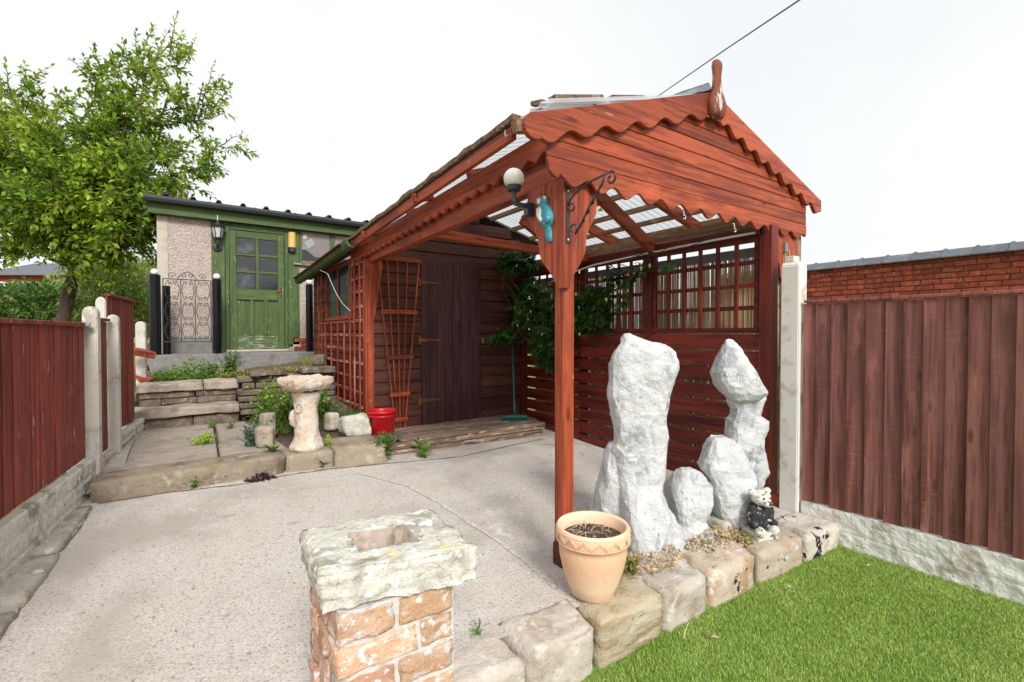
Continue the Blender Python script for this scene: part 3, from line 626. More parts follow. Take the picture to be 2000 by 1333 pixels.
# eave rail, mossy verge strip along the left eave
def edge_run(name, x0, x1, z0, z1, ya, yb, mat, wob=0, n=1, **kw):
    mb = MB(); ring = []
    for i in range(n+1):
        y = ya+(yb-ya)*i/n; z = roofz(XE, y); e = wob*noise.noise((y*7, x0, 3)); f = wob*noise.noise((y*9, z1, 8))
        ring.append([(x0-abs(e), y, z+z0+e), (x1, y, z+z0), (x1, y, z+z1+f), (x0-abs(e), y, z+z1+e+f*.5)])
    vs = [p for r_ in ring for p in r_]; fs = [(0, 1, 2, 3), (4*n+3, 4*n+2, 4*n+1, 4*n)]
    for i in range(n):
        for k in range(4): fs.append((4*i+k, 4*i+(k+1) % 4, 4*i+4+(k+1) % 4, 4*i+4+k))
    mb.add(vs, fs); return ob(name, mb.mesh(name), mat, sh, **kw)
edge_run('eave_rail', XE-.012, XE+.018, -.07, -.006, 1.98, 4.75, MT['redy'])
edge_run('mossy_verge', XE-.026, XE+.03, .008, .036, 1.95, 4.85, MT['verge'], .014, 60)
for ya in (1.93, 3.16, 4.3):
    beam('rafter_end', sh, MT['rawx'] if ya < 2 else MT['redx'], (XE-.03, ya, roofz(XE, ya)-.035), (1.50, ya, roofz(1.50, ya)-.038), .05, .06)
# rafters and purlins under the sheets
for ya in (2.72, 3.72):
    beam('brace', sh, MT['redx'], (2.70, ya, 2.14), (XR, ya, 1.76), .05, .1)
    beam('rafter', sh, MT['redx'], (1.55, ya, roofz(1.55, ya)-.055), (XRG, ya, ZRG-.055), .045, .09)
    beam('rafter', sh, MT['redx'], (XRG, ya, ZRG-.055), (4.03, ya, roofz(4.03, ya)-.06), .05, .1)
for x in (1.75, 2.05, 2.35, 2.98, 3.28, 3.55, 3.8, 4.03): 
    beam('purlin', sh, MT['rawy'] if x > 2.6 else MT['drky'], (x, 1.76, roofz(x, 1.76)-.03), (x, 4.71, roofz(x, 4.71)-.03), .04, .045)
beam('ridge_board', sh, MT['redy'], (XRG, 1.75, ZRG-.04), (XRG, 4.71, ZRG-.04), .03, .1)
beam('tie_beam', sh, MT['redx'], (1.6, 3.55, 1.86), (XR, 3.55, 1.80), .045, .07)
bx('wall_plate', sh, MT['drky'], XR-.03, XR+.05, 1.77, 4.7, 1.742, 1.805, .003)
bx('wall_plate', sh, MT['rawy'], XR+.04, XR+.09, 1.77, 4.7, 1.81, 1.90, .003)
# gable front
YG = 1.722
def bargez(x):      # underside line of the bargeboards
    return 1.93+(2.335-1.93)*(x-1.30)/(2.655-1.30) if x < 2.655 else 2.335+(1.965-2.335)*(x-2.655)/(4.06-2.655)
GL, GR = 1.396, 3.915; gz0 = 1.79; bh = .083
wv = wave_edge(GL+.075, GR-.05, .185, .046)
bot = [(GL, 1.845), (GL+.012, 1.80), (GL+.035, 1.775), (GL+.06, 1.77)]+[(x, 1.79+dz) for x, dz in wv]+[(GR-.01, 1.775), (GR, 1.79)]
ob('scalloped_board', MB().prism(bot+[(GR, 1.862), (GL, 1.862)], 'y', YG-.003, YG+.016).mesh('scalloped_board', .0025), MT['redx'], sh)
z = 1.864; i = 0
while z < 2.40:
    z1 = z+bh-.003
    def xs_at(zz):
        zz = zz-.09
        a = GL if zz < 1.93 else 1.30+(zz-1.93)*(1.355/.405); b = GR if zz < 1.985 else 2.655+(2.335-zz)*(1.405/.37)
        return max(a, GL), min(b, GR)
    a0, b0 = xs_at(z); a1, b1 = xs_at(z1)
    if b1-a1 > .05:
        pl = [(a0, z), (b0, z), (b1, z1), (a1, z1)]
        ob('gable_board', MB().prism(pl, 'y', YG, YG+.016+.0006*(i % 2)).mesh('gable_board', .0035), MT['redx'], sh)
    z += bh; i += 1
def barge(x0, z0t, x1, z1t, ht0, ht1, name, flip):
    n = 60; top = [(x0+(x1-x0)*i/n, z0t+(z1t-z0t)*i/n) for i in range(n+1)]
    wv = wave_edge(0, 1, .16 if not flip else .11, 1, 10, .1); low = []
    for t, d in wv:
        x = x0+(x1-x0)*t; zz = z0t+(z1t-z0t)*t; h = ht0+(ht1-ht0)*t; tt = min(1, t/.06, (1-t)/.03 if t < 1 else 0)
        low.append((x, zz-h-d*(-.036)*tt-.036 if False else zz-h+d*.044*tt))
    # rounded outer end
    return ob(name, MB().prism(low+top[::-1], 'y', YG-.034, YG-.008).mesh(name, .003), MT['redx'], sh)
bl = barge(1.285, 2.02, 2.652, 2.495, .105, .115, 'bargeboard', False)
br = barge(2.660, 2.495, 4.085, 2.068, .115, .085, 'bargeboard', True)
ob('bargeboard_end', MB().lathe([(.0, 0), (.058, 0), (.058, .026), (0, .026)], n=18, cap=False).mesh('bargeboard_end'), MT['redx'], bl, Matrix.Translation((1.298, YG-.009, 1.962))@Matrix.Rotation(R(90), 4, 'X'))
# finial: flattened club
fin = [(-.0, 0), (.035, .004), (.06, .025), (.074, .06), (.073, .1), (.06, .135), (.045, .17), (.036, .21), (.034, .26), (.039, .295), (.043, .32), (.037, .343), (.02, .356), (0, .359)]
me = MB().lathe(fin, (0, 0, 0), 14, False).mesh('finial'); me.transform(Matrix.Translation((2.652, YG-.05, 2.318))@Matrix.Diagonal((1, .6, 1, 1)))
MT['finial'] = lay('worn_finial', (.22, .07, .045), [((.1, .03, .02), (30, 30, 6), .5, .66), ((.6, .52, .46), (26, 26, 5), .56, .64)], [((50, 50, 8), .6, .006)], .8)
ob('finial', me, MT['finial'], sh, smooth=True)
# ridge flashing and loose laths on the roof
ob('ridge_cap', MB().prism([(XRG-.13, ZRG-.022), (XRG, ZRG+.028), (XRG+.13, ZRG-.022), (XRG+.13, ZRG-.015), (XRG, ZRG+.036), (XRG-.13, ZRG-.015)], 'y', 1.70, 4.7).mesh('ridge_cap'), MT['flash'], sh)
ob('ridge_flap', MB().hexa([(2.42, 1.73, 2.45), (2.42, 2.05, 2.47), (2.66, 2.05, 2.60), (2.66, 1.73, 2.565)], [(2.42, 1.73, 2.455), (2.42, 2.05, 2.475), (2.66, 2.05, 2.606), (2.66, 1.73, 2.571)]).mesh('ridge_flap'), MT['flash'], sh)
ob('ridge_flap', MB().hexa([(2.66, 1.73, 2.565), (2.66, 2.05, 2.60), (2.83, 2.05, 2.46), (2.83, 1.73, 2.43)], [(2.66, 1.73, 2.571), (2.66, 2.05, 2.606), (2.83, 2.05, 2.466), (2.83, 1.73, 2.436)]).mesh('ridge_flap'), MT['poly'], sh)
for i, (xa, ya, xb, ln) in enumerate([(1.45, 1.76, 1.80, .05), (1.86, 1.78, 2.15, .04), (1.39, 1.80, 1.44, .06)]):
    beam('lath', sh, MT['verge'], (xa, ya, roofz(xa, ya)+.03), (xb, ya+.03, roofz(xb, ya)+.034), ln, .022)
# trellis wall and plank wall on the right side
def trellis(y0, y1, label, n):
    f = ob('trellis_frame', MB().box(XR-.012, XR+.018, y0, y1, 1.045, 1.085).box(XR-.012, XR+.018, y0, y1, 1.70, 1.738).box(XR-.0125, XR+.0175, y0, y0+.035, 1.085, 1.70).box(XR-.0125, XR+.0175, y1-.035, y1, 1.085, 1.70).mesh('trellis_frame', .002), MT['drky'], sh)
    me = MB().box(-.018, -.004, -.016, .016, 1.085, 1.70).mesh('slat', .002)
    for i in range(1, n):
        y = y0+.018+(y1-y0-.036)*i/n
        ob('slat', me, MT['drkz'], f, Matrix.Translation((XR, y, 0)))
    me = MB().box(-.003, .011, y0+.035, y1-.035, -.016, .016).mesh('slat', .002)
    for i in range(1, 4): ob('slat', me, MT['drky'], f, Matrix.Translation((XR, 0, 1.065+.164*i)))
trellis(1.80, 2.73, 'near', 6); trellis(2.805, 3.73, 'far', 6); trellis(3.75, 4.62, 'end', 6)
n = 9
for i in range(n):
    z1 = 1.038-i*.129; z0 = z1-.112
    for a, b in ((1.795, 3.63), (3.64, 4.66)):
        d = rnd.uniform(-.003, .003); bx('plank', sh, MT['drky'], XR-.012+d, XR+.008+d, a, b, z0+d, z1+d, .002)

# reed screen behind the trellis
rs = em('reed_screen', (3.62, 3, -.2), 'split reed screening fixed behind the trellis', 'screen')
mb = MB(); y = 1.70
while y < 4.7:
    r_ = rnd.uniform(.0028, .0052); zt_ = 1.645+.012*noise.noise((y*3, 0, 0)); j = rnd.uniform(-.006, .006); k = rnd.uniform(-.004, .004)
    mb.tube([(3.62+j, y, -.25), (3.62+j*.3, y+k, .6), (3.62-j, y-k, zt_)], r_, 4, False)
    y += r_*2*rnd.uniform(.55, .95)
ob('reeds', mb.mesh('reeds', fix=False), MT['reed'], rs, kind='stuff')
bx('top_strip', rs, MT['flash'], 3.603, 3.637, 1.72, 4.7, 1.63, 1.70, .002)
for zz in (.3, .8, 1.25): ob('wire', MB().tube([(3.612, 1.70, zz), (3.612, 4.7, zz)], .0015, 4).mesh('wire'), MT['iron'], rs)
bx('pipe_strip', rs, MT['flash'], 3.56, 3.58, 1.85, 4.0, .985, 1.005, .002)

# cable conduit along the wall plate
pts = [atx(1475, 455, XR-.045), atx(1430, 463, XR-.045), atx(1330, 482, XR-.045), atx(1230, 503, XR-.045), atx(1160, 518, XR-.045), atx(1120, 532, XR-.045), atx(1075, 552, XR-.045)]
ob('cable_conduit', MB().tube(pts, .0085, 6).mesh('cable_conduit'), MT['wht'], label='thin white cable conduit clipped above the trellis', cat='conduit', smooth=True)

# ================================================================ THE SHED
XS, YS = 1.54, 4.72
shed = em('garden_shed', (2.47, 6.1, 0), 'dark brown shiplap garden shed at the back of the shelter', 'shed')
def front_board(z0, z1, xa, xb, i):
    # shiplap: lower edge proud, top edge tucked in
    pl = [(YS-.004, z0), (YS-.016, z0+.004), (YS-.010, z1-.012), (YS-.002, z1-.003), (YS+.004, z1), (YS+.004, z0)]
    ob('cladding_board', MB().prism(pl, 'x', xa, xb).mesh('cladding_board'), MT['brownx'], shed)
DX0, DX1, DZ0, DZ1 = 2.10, 2.845, .055, 1.80
bh2 = .124; z = .05; i = 0
def shed_top(x): return roofz(x, YS)-.03
while z < 2.4:
    z1 = z+bh2
    xa, xb = XS+.0, XR
    if z1 > 1.8:
        lo = [x for x in [XS+.02*k for k in range(0, 94)] if shed_top(x) > z1]
        if not lo: break
        xa, xb = lo[0], lo[-1]
    if z < DZ1-.02:
        front_board(z, z1, xa, DX0-.004, i); front_board(z, z1, DX1+.004, xb, i)
    else: front_board(z, z1, xa, xb, i)
    z += bh2; i += 1
# body, left wall boards, roof
WX0, WX1 = 5.20, 6.28; WZ0, WZ1 = 1.235, 1.80
bx('inner_wall', shed, MT['browny'], XS+.012, XR, YS+.012, 7.0, .0, 1.86, 0)
z = .2; 
while z < 1.83:
    z1 = min(z+bh2, 1.86)
    pl = [(XS-.002, z), (XS-.014, z+.004), (XS-.008, z1-.012), (XS, z1-.003), (XS+.006, z1), (XS+.006, z)]
    for a, b in ([(YS+.0, 7.0)] if z1 < WZ0+.02 or z > WZ1-.03 else [(YS, WX0-.03), (WX1+.03, 7.0)]):
        ob('cladding_board', MB().prism(pl, 'y', a, b).mesh('cladding_board'), MT['drky'], shed)
    z += bh2
door = ob('door', MB().box(DX0, DX1, YS-.006, YS+.006, DZ0, DZ1).mesh('door'), MT['door'], shed)
nb = 8; wdt = (DX1-DX0)/nb
me = MB().box(-wdt/2+.0015, wdt/2-.0015, -.02, -.007, DZ0+.004, DZ1-.003).mesh('door_plank', .003)
for i in range(nb): ob('door_plank', me, MT['door'], door, Matrix.Translation((DX0+wdt*(i+.5), YS+.002*(i % 2)*.5, 0)))
MT['rust'] = lay('rusty_steel', (.16, .06, .025), [((.3, .14, .06), 30, .5, .66), ((.06, .03, .02), 50, .5, .7)], [(80, .5, .004)], .8)
for zz in (.33, .97, 1.58):
    ob('hinge', MB().add([(DX0-.005, YS-.026, zz-.018), (DX0+.22, YS-.026, zz-.006), (DX0+.22, YS-.026, zz+.006), (DX0-.005, YS-.026, zz+.018), (DX0-.005, YS-.021, zz-.018), (DX0+.22, YS-.021, zz-.006), (DX0+.22, YS-.021, zz+.006), (DX0-.005, YS-.021, zz+.018)], [(0,1,2,3),(4,7,6,5),(0,4,5,1),(1,5,6,2),(2,6,7,3),(3,7,4,0)]).box(DX0-.035, DX0-.005, YS-.028, YS-.019, zz-.045, zz+.045).mesh('hinge'), MT['rust'], door)
lx = DX1+.0
ob('padlock', MB().box(lx-.002, lx+.02, YS-.036, YS-.022, .93, .965).tube([(lx+.002, YS-.029, .96), (lx+.004, YS-.029, .985), (lx+.014, YS-.029, .985), (lx+.016, YS-.029, .96)], .003, 5).mesh('padlock', .002), MT['flash'], door)
ob('hasp', MB().box(lx-.07, lx+.05, YS-.024, YS-.019, .978, .994).mesh('hasp'), MT['rust'], door)
# corner post with curved bracket outline
bx('corner_post', shed, MT['redz'], XS-.022, XS+.045, YS-.045, YS-.017, .14, 1.78, .003)
bx('corner_post', shed, MT['redz'], XS-.04, XS-.0225, YS-.046, YS+.05, .14, 1.78, .003)
cb = [(0, 1.83), (.15, 1.83), (.15, 1.70), (.135, 1.62), (.105, 1.54), (.085, 1.46), (.075, 1.38), (.05, 1.30), (.02, 1.22), (0, 1.18)]
ob('corner_bracket', MB().prism([(XS+.045+a*.6, z) for a, z in cb], 'y', YS-.044, YS-.024).mesh('corner_bracket', .003), MT['redz'], shed)
# side window
win = ob('window', MB().box(XS-.024, XS-.002, WX0-.04, WX1+.04, WZ1-.0, WZ1+.035).box(XS-.03, XS-.002, WX0-.05, WX1+.05, WZ0-.04, WZ0).box(XS-.024, XS-.002, WX0-.04, WX0, WZ0, WZ1).box(XS-.024, XS-.002, WX1, WX1+.04, WZ0, WZ1).mesh('window', .002), MT['redy'], shed)
ob('pane', MB().box(XS-.008, XS-.004, WX0, WX1, WZ0, WZ1).mesh('pane'), MT['glass'], win)
bx('mullion', win, MT['redz'], XS-.022, XS-.009, (WX0+WX1)/2-.015, (WX0+WX1)/2+.015, WZ0, WZ1, .002)
# shed roof: mossy sheet following the shelter's pitch, green gutter at the eave
def shroof(xa, xb, nm):
    vs = []; Y = [4.79, 5.7, 6.3, 7.1]
    for y in Y:
        for x in (xa, xb):
            for d in (0, .022): vs.append((x, y, roofz(x, min(y, 7.9))+d))
    fs = []
    for i in range(3):
        b = i*4; fs += [(b, b+2, b+6, b+4), (b+1, b+5, b+7, b+3), (b, b+4, b+5, b+1), (b+2, b+3, b+7, b+6)]
    fs += [(0, 1, 3, 2), (12, 14, 15, 13)]
    return ob(nm, MB().add(vs, fs).mesh(nm), MT['felt'], shed)
rl = shroof(XE-.005, XRG, 'roof'); shroof(XRG, XE2-.1, 'roof')
rr = random.Random(2)
me = [rough_box(-.05, .05, -.055, .055, -.012, .016, .006, 20, 2, .4, s_) for s_ in range(4)]
y = 4.85
while y < 7.06:
    ob('verge_tile', rr.choice(me), MT['verge'], rl, Matrix.Translation((XE+.02+rr.uniform(-.008, .008), y, roofz(XE, y)+.03))@Matrix.Rotation(rr.uniform(-.2, .2), 4, 'X')); y += .105
g0, g1 = 4.62, 7.15
def gut(y): return roofz(XE, y)-.03
prof = [(-.055, .02), (-.052, -.018), (-.034, -.046), (0, -.056), (.034, -.046), (.05, -.018), (.05, .02), (.044, .02), (.042, -.015), (0, -.048), (-.042, -.015), (-.048, .02)]
ob('gutter', MB().add([(XE-.02+a, y, gut(y)+b) for y in (g0, g1) for a, b in prof], [(i, (i+1) % 12, 12+(i+1) % 12, 12+i) for i in range(12)]+[tuple(range(12)), tuple(range(23, 11, -1))]).mesh('gutter'), MT['ggut'], shed)
beam('soffit_board', shed, MT['browny'], (1.40, 4.8, roofz(1.40, 4.8)-.03), (1.40, 7.08, roofz(1.40, 7.08)-.03), .24, .015)
# loose wire hanging by the gutter
ob('loose_wire', MB().tube([atx(u, v, 1.22) for u, v in [(625, 528), (640, 535), (646, 550), (656, 572), (668, 592), (684, 608)]], .002, 5).mesh('loose_wire'), MT['wht'], label='loose white wire dangling from the green gutter over the shed window', cat='wire')

# square trellis on the shed's left wall
sq = em('square_trellis', (XS-.05, 5.6, .2), 'sun-faded square trellis on the left wall of the shed', 'trellis')
vy = [4.80, 4.98, 5.14, 5.36, 5.62, 5.90, 6.18, 6.36, 6.52]
for i, y in enumerate(vy):
    z1 = 1.80 if (y < 5.2 or y > 6.3) else 1.17
    bx('slat', sq, MT['trelw'], XS-.064, XS-.050, y-.015, y+.015, .2+.08*(i % 2)+max(0, y-5.3)*.22, z1, .002)
zz = .30; i = 0
while zz < 1.79:
    if zz < 1.18: bx('slat', sq, MT['trelwy'], XS-.049, XS-.036, 4.775, 6.535, zz-.014, zz+.014, .002)
    else:
        bx('slat', sq, MT['trelwy'], XS-.049, XS-.036, 4.775, 5.16, zz-.014, zz+.014, .002); bx('slat', sq, MT['trelwy'], XS-.049, XS-.036, 6.34, 6.535, zz-.014, zz+.014, .002)
    zz += .145
# fan trellis on the shed front
fan = em('fan_trellis', (1.86, YS-.03, .05), 'orange-red fan trellis leaning between the shed corner and door', 'trellis')
FY = YS-.05
tops = [1.615, 1.715, 1.825, 1.935, 2.065]; bots = [1.80, 1.824, 1.848, 1.872, 1.896]
for a, b in zip(tops, bots): 
    beam('slat', fan, MT['redz'], (b, FY, .03), (a, FY-.0, 1.80), .026, .012)
for zz, o in ((1.795, .02), (1.26, .02), (.80, .02), (.42, .02), (.16, .015)):
    t = (zz-.03)/1.77; xa = bots[0]+(tops[0]-bots[0])*t-.02; xb = bots[-1]+(tops[-1]-bots[-1])*t+.02
    bx('cross_bar', fan, MT['redx'], xa, xb, FY-.022, FY-.0065, zz-.022, zz+.022, .002)
# timber step in front of the shed
ts = em('timber_step', (2.3, 4.3, -.03), 'weathered railway sleeper step running along the shed front', 'step')
def sleeper(x0, x1, y0, y1, z0, z1, sd, rot=0): 
    Mx = Matrix.Translation((x0, y0, 0))@Matrix.Rotation(rot, 4, 'Z')@Matrix.Translation((-x0, -y0, 0))
    return ob('sleeper', rough_box(x0, x1, y0, y1, z0, z1, .007, 8, 9, .16, sd, Mx), MT['sleeper'], ts, smooth=True)
sleeper(1.44, 3.18, 3.99, 4.20, -.08, .022, 1); sleeper(1.40, 3.20, 3.985, 4.24, .026, .092, 2); sleeper(1.42, 3.3, 4.25, 4.50, .0, .086, 3); sleeper(1.42, 3.36, 4.51, 4.70, .0, .074, 4)
# ================================================================ OBJECTS
# ---- stone edging between patio and lawn
eg = em('stone_edging', (2.0, 1.42, LZ), 'row of rough stone blocks edging the patio above the lawn', 'edging')
xo = [.62, 1.03, 1.345, 1.753, 2.083, 2.5, 2.967, 3.385]; xi = [.60, 1.005, 1.40, 1.80, 2.16, 2.62, 3.08, 3.385]
yo = [1.36, 1.35, 1.335, 1.335, 1.33, 1.318, 1.285, 1.265]; yi = [1.60, 1.585, 1.57, 1.57, 1.57, 1.56, 1.55, 1.54]
zt_ = [-.11, -.10, -.108, -.112, -.12, -.128, -.135]; mm = ['edge', 'edge', 'kerb', 'edge', 'edgeo', 'edgeo', 'edgeb']
MT['edgel'] = stonemat('layered_edging_stone', (.5, .42, .3), [((.36, .27, .15), (5, 5, 30), .46, .62), ((.62, .55, .45), (6, 6, 40), .54, .7), ((.2, .17, .13), (8, 8, 60), .6, .7)])
mm[2] = 'edgel'
for i in range(7):
    me = rough_box(0, 1, 0, 1, 0, 1, .0, 9, 11, .0, i)
    a, b, c_, d_ = (xo[i]+.006, yo[i]), (xo[i+1]-.006, yo[i+1]), (xi[i+1]-.006, yi[i+1]), (xi[i]+.006, yi[i])
    H_ = zt_[i]-(LZ-.04)
    for v in me.vertices:
        s_, t_, q = v.co
        # rounded arrises
        def rnd_(x, L_, r_): return x
        x = (a[0]*(1-s_)+b[0]*s_)*(1-t_)+(d_[0]*(1-s_)+c_[0]*s_)*t_; y = (a[1]*(1-s_)+b[1]*s_)*(1-t_)+(d_[1]*(1-s_)+c_[1]*s_)*t_
        p = Vector((x, y, LZ-.04+H_*q)); off = Vector((i*3.1, 0, i*1.9))
        W_ = b[0]-a[0]; D_ = .23; ds = min(s_, 1-s_)*W_; dt = min(t_, 1-t_)*D_; dq = (1-q)*H_; r_ = .024
        ins = sorted([ds, dt, dq]); e1, e2 = max(0, r_-ins[0])/r_, max(0, r_-ins[1])/r_
        rd = r_*.55*e1*e2
        ctr = Vector(((a[0]+c_[0])/2, (a[1]+c_[1])/2, LZ-.04+H_*.4)); dr = (ctr-p).normalized()
        p += dr*rd*1.6
        n_ = Vector((0, 0, 1)) if q > .99 else (Vector((0, -1, 0)) if t_ < .01 else -dr)
        k = fbm(p+off, 11)*.008+fbm(p+off, 4, 2)*.012+fbm(p+off, 34, 2)*.004
        if i == 2 and t_ < .3: k += (abs(math.sin(p.z*95+fbm(p, 7)*1.2))-.5)*.012
        v.co = p+n_*k
    me.update(); ob('stone', me, MT[mm[i]], eg, smooth=True)

# ---- brick pier with hollowed cap stone
pier = em('brick_pier', (.43, 1.22, -.12), 'low brick pier carrying a lichened stone trough, front centre', 'pier')
PX0, PX1, PY0, PY1, PZ = .282, .580, 1.086, 1.345, .418
bx('core', pier, MT['mortar'], PX0+.006, PX1-.006, PY0+.006, PY1-.006, -.13, PZ-.002, 0)
ch = .076; sd = 0
for r_ in range(7):
    z1 = PZ-.006-r_*ch; z0 = z1-ch+.011; A = [0, .143, .298] if r_ % 2 == 0 else [0, .2, .298]
    for a, b in zip(A, A[1:]):
        j = rnd.uniform(-.003, .003)
        ob('brick', rough_box(PX0+a+.001, PX0+b-.010, PY0+j-.003, PY0+.09, z0, z1, .006, 24, 7, .12, sd), MT['brick'], pier, smooth=True); sd += 1
    B = [.092, .259] if r_ % 2 == 0 else [.092, .175, .259]
    for a, b in zip(B, B[1:]):
        j = rnd.uniform(-.003, .003)
        ob('brick', rough_box(PX0+j-.003, PX0+.09, PY0+a+.008, PY0+b, z0, z1, .006, 24, 6, .12, sd), MT['brick'], pier, smooth=True); sd += 1
        ob('brick', rough_box(PX1-.09, PX1-.004, PY0+a+.008, PY0+b, z0, z1, .004, 22, 3, .22, sd), MT['brick'], pier, smooth=True); sd += 1
CZ = .503
q = [atz(626, 1130, CZ), atz(934, 1072, CZ), atz(836, 991, CZ), atz(584, 1034, CZ)]
def slab():
    bm = bmesh.new(); bmesh.ops.create_cube(bm, size=1)
    bmesh.ops.subdivide_edges(bm, edges=bm.edges[:], cuts=31, use_grid_fill=True)
    for f in bm.faces:
        c_ = f.calc_center_median()
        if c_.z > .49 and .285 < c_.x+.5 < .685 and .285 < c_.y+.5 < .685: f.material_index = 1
    for v in bm.verts:
        s_, t_, k = v.co.x+.5, v.co.y+.5, v.co.z+.5
        top = k > .999; side = min(s_, 1-s_, t_, 1-t_) < 1e-4
        p = (q[0]*(1-s_)+q[1]*s_)*(1-t_)+(q[3]*(1-s_)+q[2]*s_)*t_
        wob = Vector((fbm((s_*2, k*.3, 1), 2.2), fbm((t_*2, k*.3, 5), 2.2), 0))*.012
        z = PZ+.003+(CZ-PZ)*k
        out = (Vector((s_-.5, t_-.5, 0))).normalized()
        if side: p += out*(fbm((p.x, p.y, z), 14)*.010+fbm((p.x, p.y, z), 40, 2)*.004)
        if side and k < .5: p -= out*.012*(1-k*2)*(.5+noise.noise((s_*9, t_*9, 0)))
        if side and k > .85: p -= out*.010*(k-.85)/.15
        p += wob; z += fbm((p.x, p.y, 0), 9)*.006+fbm((p.x, p.y, 3), 30)*.0035 if k > .5 else fbm((p.x, p.y, 0), 16)*.008
        e = min(s_, 1-s_, t_, 1-t_)
        if top: z -= .010*max(0, 1-e/.05)
        # sunk rectangular hollow
        hs, ht = (s_-.29)/(.68-.29), (t_-.29)/(.68-.29)
        if top and 0 <= hs <= 1 and 0 <= ht <= 1:
            m = min(hs, 1-hs, ht*.8, (1-ht)*.8)
            z = z-.046*min(1, m/.04) if m > .0 else z
        v.co = (p.x, p.y, z)
    bmesh.ops.recalc_face_normals(bm, faces=bm.faces); me = bpy.data.meshes.new('cap_stone'); bm.to_mesh(me); bm.free(); return me
MT['hollow'] = lay('dirty_shaded_hollow', (.42, .34, .28), [((.22, .18, .13), 18, .48, .62), ((.56, .46, .4), 14, .56, .7), ((.2, .22, .08), 11, .6, .7)], [(60, .8, .008)], .95)  # dirt tones, kept darker so the recess shade is in the colour too
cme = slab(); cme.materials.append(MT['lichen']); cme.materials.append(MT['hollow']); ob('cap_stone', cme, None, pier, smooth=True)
hc = (q[0]*(1-.46)+q[1]*.46)*.52+(q[3]*.54+q[2]*.46)*.48
ob('pebble', rough_box(hc.x-.03, hc.x+.012, hc.y-.03, hc.y-.004, CZ-.048, CZ-.03, .003, 40, 3, .8, 4), MT['kerb'], label='small brown pebble lying in the stone trough', cat='pebble', smooth=True)

# ---- terracotta pot
PP = Vector((1.495, 1.525, -.104))
pot = em('terracotta_pot', PP, 'terracotta pot with zigzag rim standing on the stone edging', 'pot')
prof = [(.0, 0), (.084, 0), (.092, .006), (.113, .06), (.134, .12), (.147, .18), (.149, .215), (.148, .232), (.156, .237), (.160, .25), (.162, .285), (.160, .300), (.155, .308), (.146, .306), (.140, .296), (.136, .25), (.128, .24), (.0, .24)]
ob('body', MB().lathe(prof, PP, 48, False).mesh('body'), MT['terra'], pot, smooth=True)
ob('soil', MB().lathe([(0, .262), (.06, .262), (.134, .255), (.134, .24), (0, .24)], PP, 24, False).mesh('soil'), MT['soil'], pot)
mb = MB(); N_ = 16
for off in (0, .007, .014):
    pts = []
    for i in range(N_*2+1):
        a = math.pi*i/N_; r_ = .1625; pts.append((PP.x+r_*math.cos(a), PP.y+r_*math.sin(a), PP.z+.250+(.026 if i % 2 else 0)+off*.8))
    mb.tube(pts, .0022, 4, False)
mb.lathe([(.162, .245), (.1645, .247), (.162, .249)], PP, 48, False); mb.lathe([(.1615, .292), (.1638, .294), (.161, .296)], PP, 48, False)
ob('zigzag_relief', mb.mesh('zigzag_relief'), MT['terra'], pot)
mb = MB()
for i in range(60):
    a, r_ = rnd.uniform(0, 6.28), .12*math.sqrt(rnd.random()); p = PP+Vector((r_*math.cos(a), r_*math.sin(a), .262)); e = p+Vector((rnd.uniform(-.04, .04), rnd.uniform(-.04, .04), rnd.uniform(.0, .028)))
    mb.tube([p, (p+e)/2+Vector((0, 0, .006)), e], .0012, 3, False)
ob('dead_stalks', mb.mesh('dead_stalks'), MT['straw'], label='dead dry stalks left in the terracotta pot', cat='dead plant', kind='stuff')

# ---- standing stones
def loft(mb, sl, n=24):
    """sl: (v, uL, uR, depth, half thickness) rows from the top downwards"""
    rings = []
    for v, uL, uR, d, th in sl:
        a, b = atd(uL, v, d), atd(uR, v, d); c = (a+b)/2; hx = (b-a)/2; hy = Vector((fw.x, fw.y, 0)).normalized()*th; ring = []
        for k in range(n):
            t = 2*math.pi*k/n; ct, s_ = math.cos(t), math.sin(t); e = .58
            ring.append(c+hx*math.copysign(abs(ct)**e, ct)+hy*math.copysign(abs(s_)**e, s_))
        rings.append(ring)
    vs = [p for r_ in rings for p in r_]; m = len(rings)
    fs = [(i*n+k, i*n+(k+1) % n, (i+1)*n+(k+1) % n, (i+1)*n+k) for i in range(m-1) for k in range(n)]+[tuple(range(n)), tuple(range(m*n-1, (m-1)*n-1, -1))]
    return mb.add(vs, fs)
def facet(me, seed):
    """broad flattish faces with soft creases where Voronoi cells meet, fine pitting"""
    off = Vector((seed*3.3, seed*1.9, seed*.7)); nn = [v.normal.copy() for v in me.vertices]
    for v, n in zip(me.vertices, nn):
        q = (v.co+off); q = q+Vector((fbm(q, 3, 2), fbm(q+Vector((9, 0, 0)), 3, 2), fbm(q+Vector((0, 9, 0)), 3, 2)))*.05
        d, _ = noise.voronoi(Vector((q.x*5, q.y*5, q.z*3.6))); e = min(1, (d[1]-d[0])/.22)
        v.co += n*(.006*(e*e*(3-2*e))-.005+fbm(v.co+off, 30, 3)*.003)
    me.update(); return me
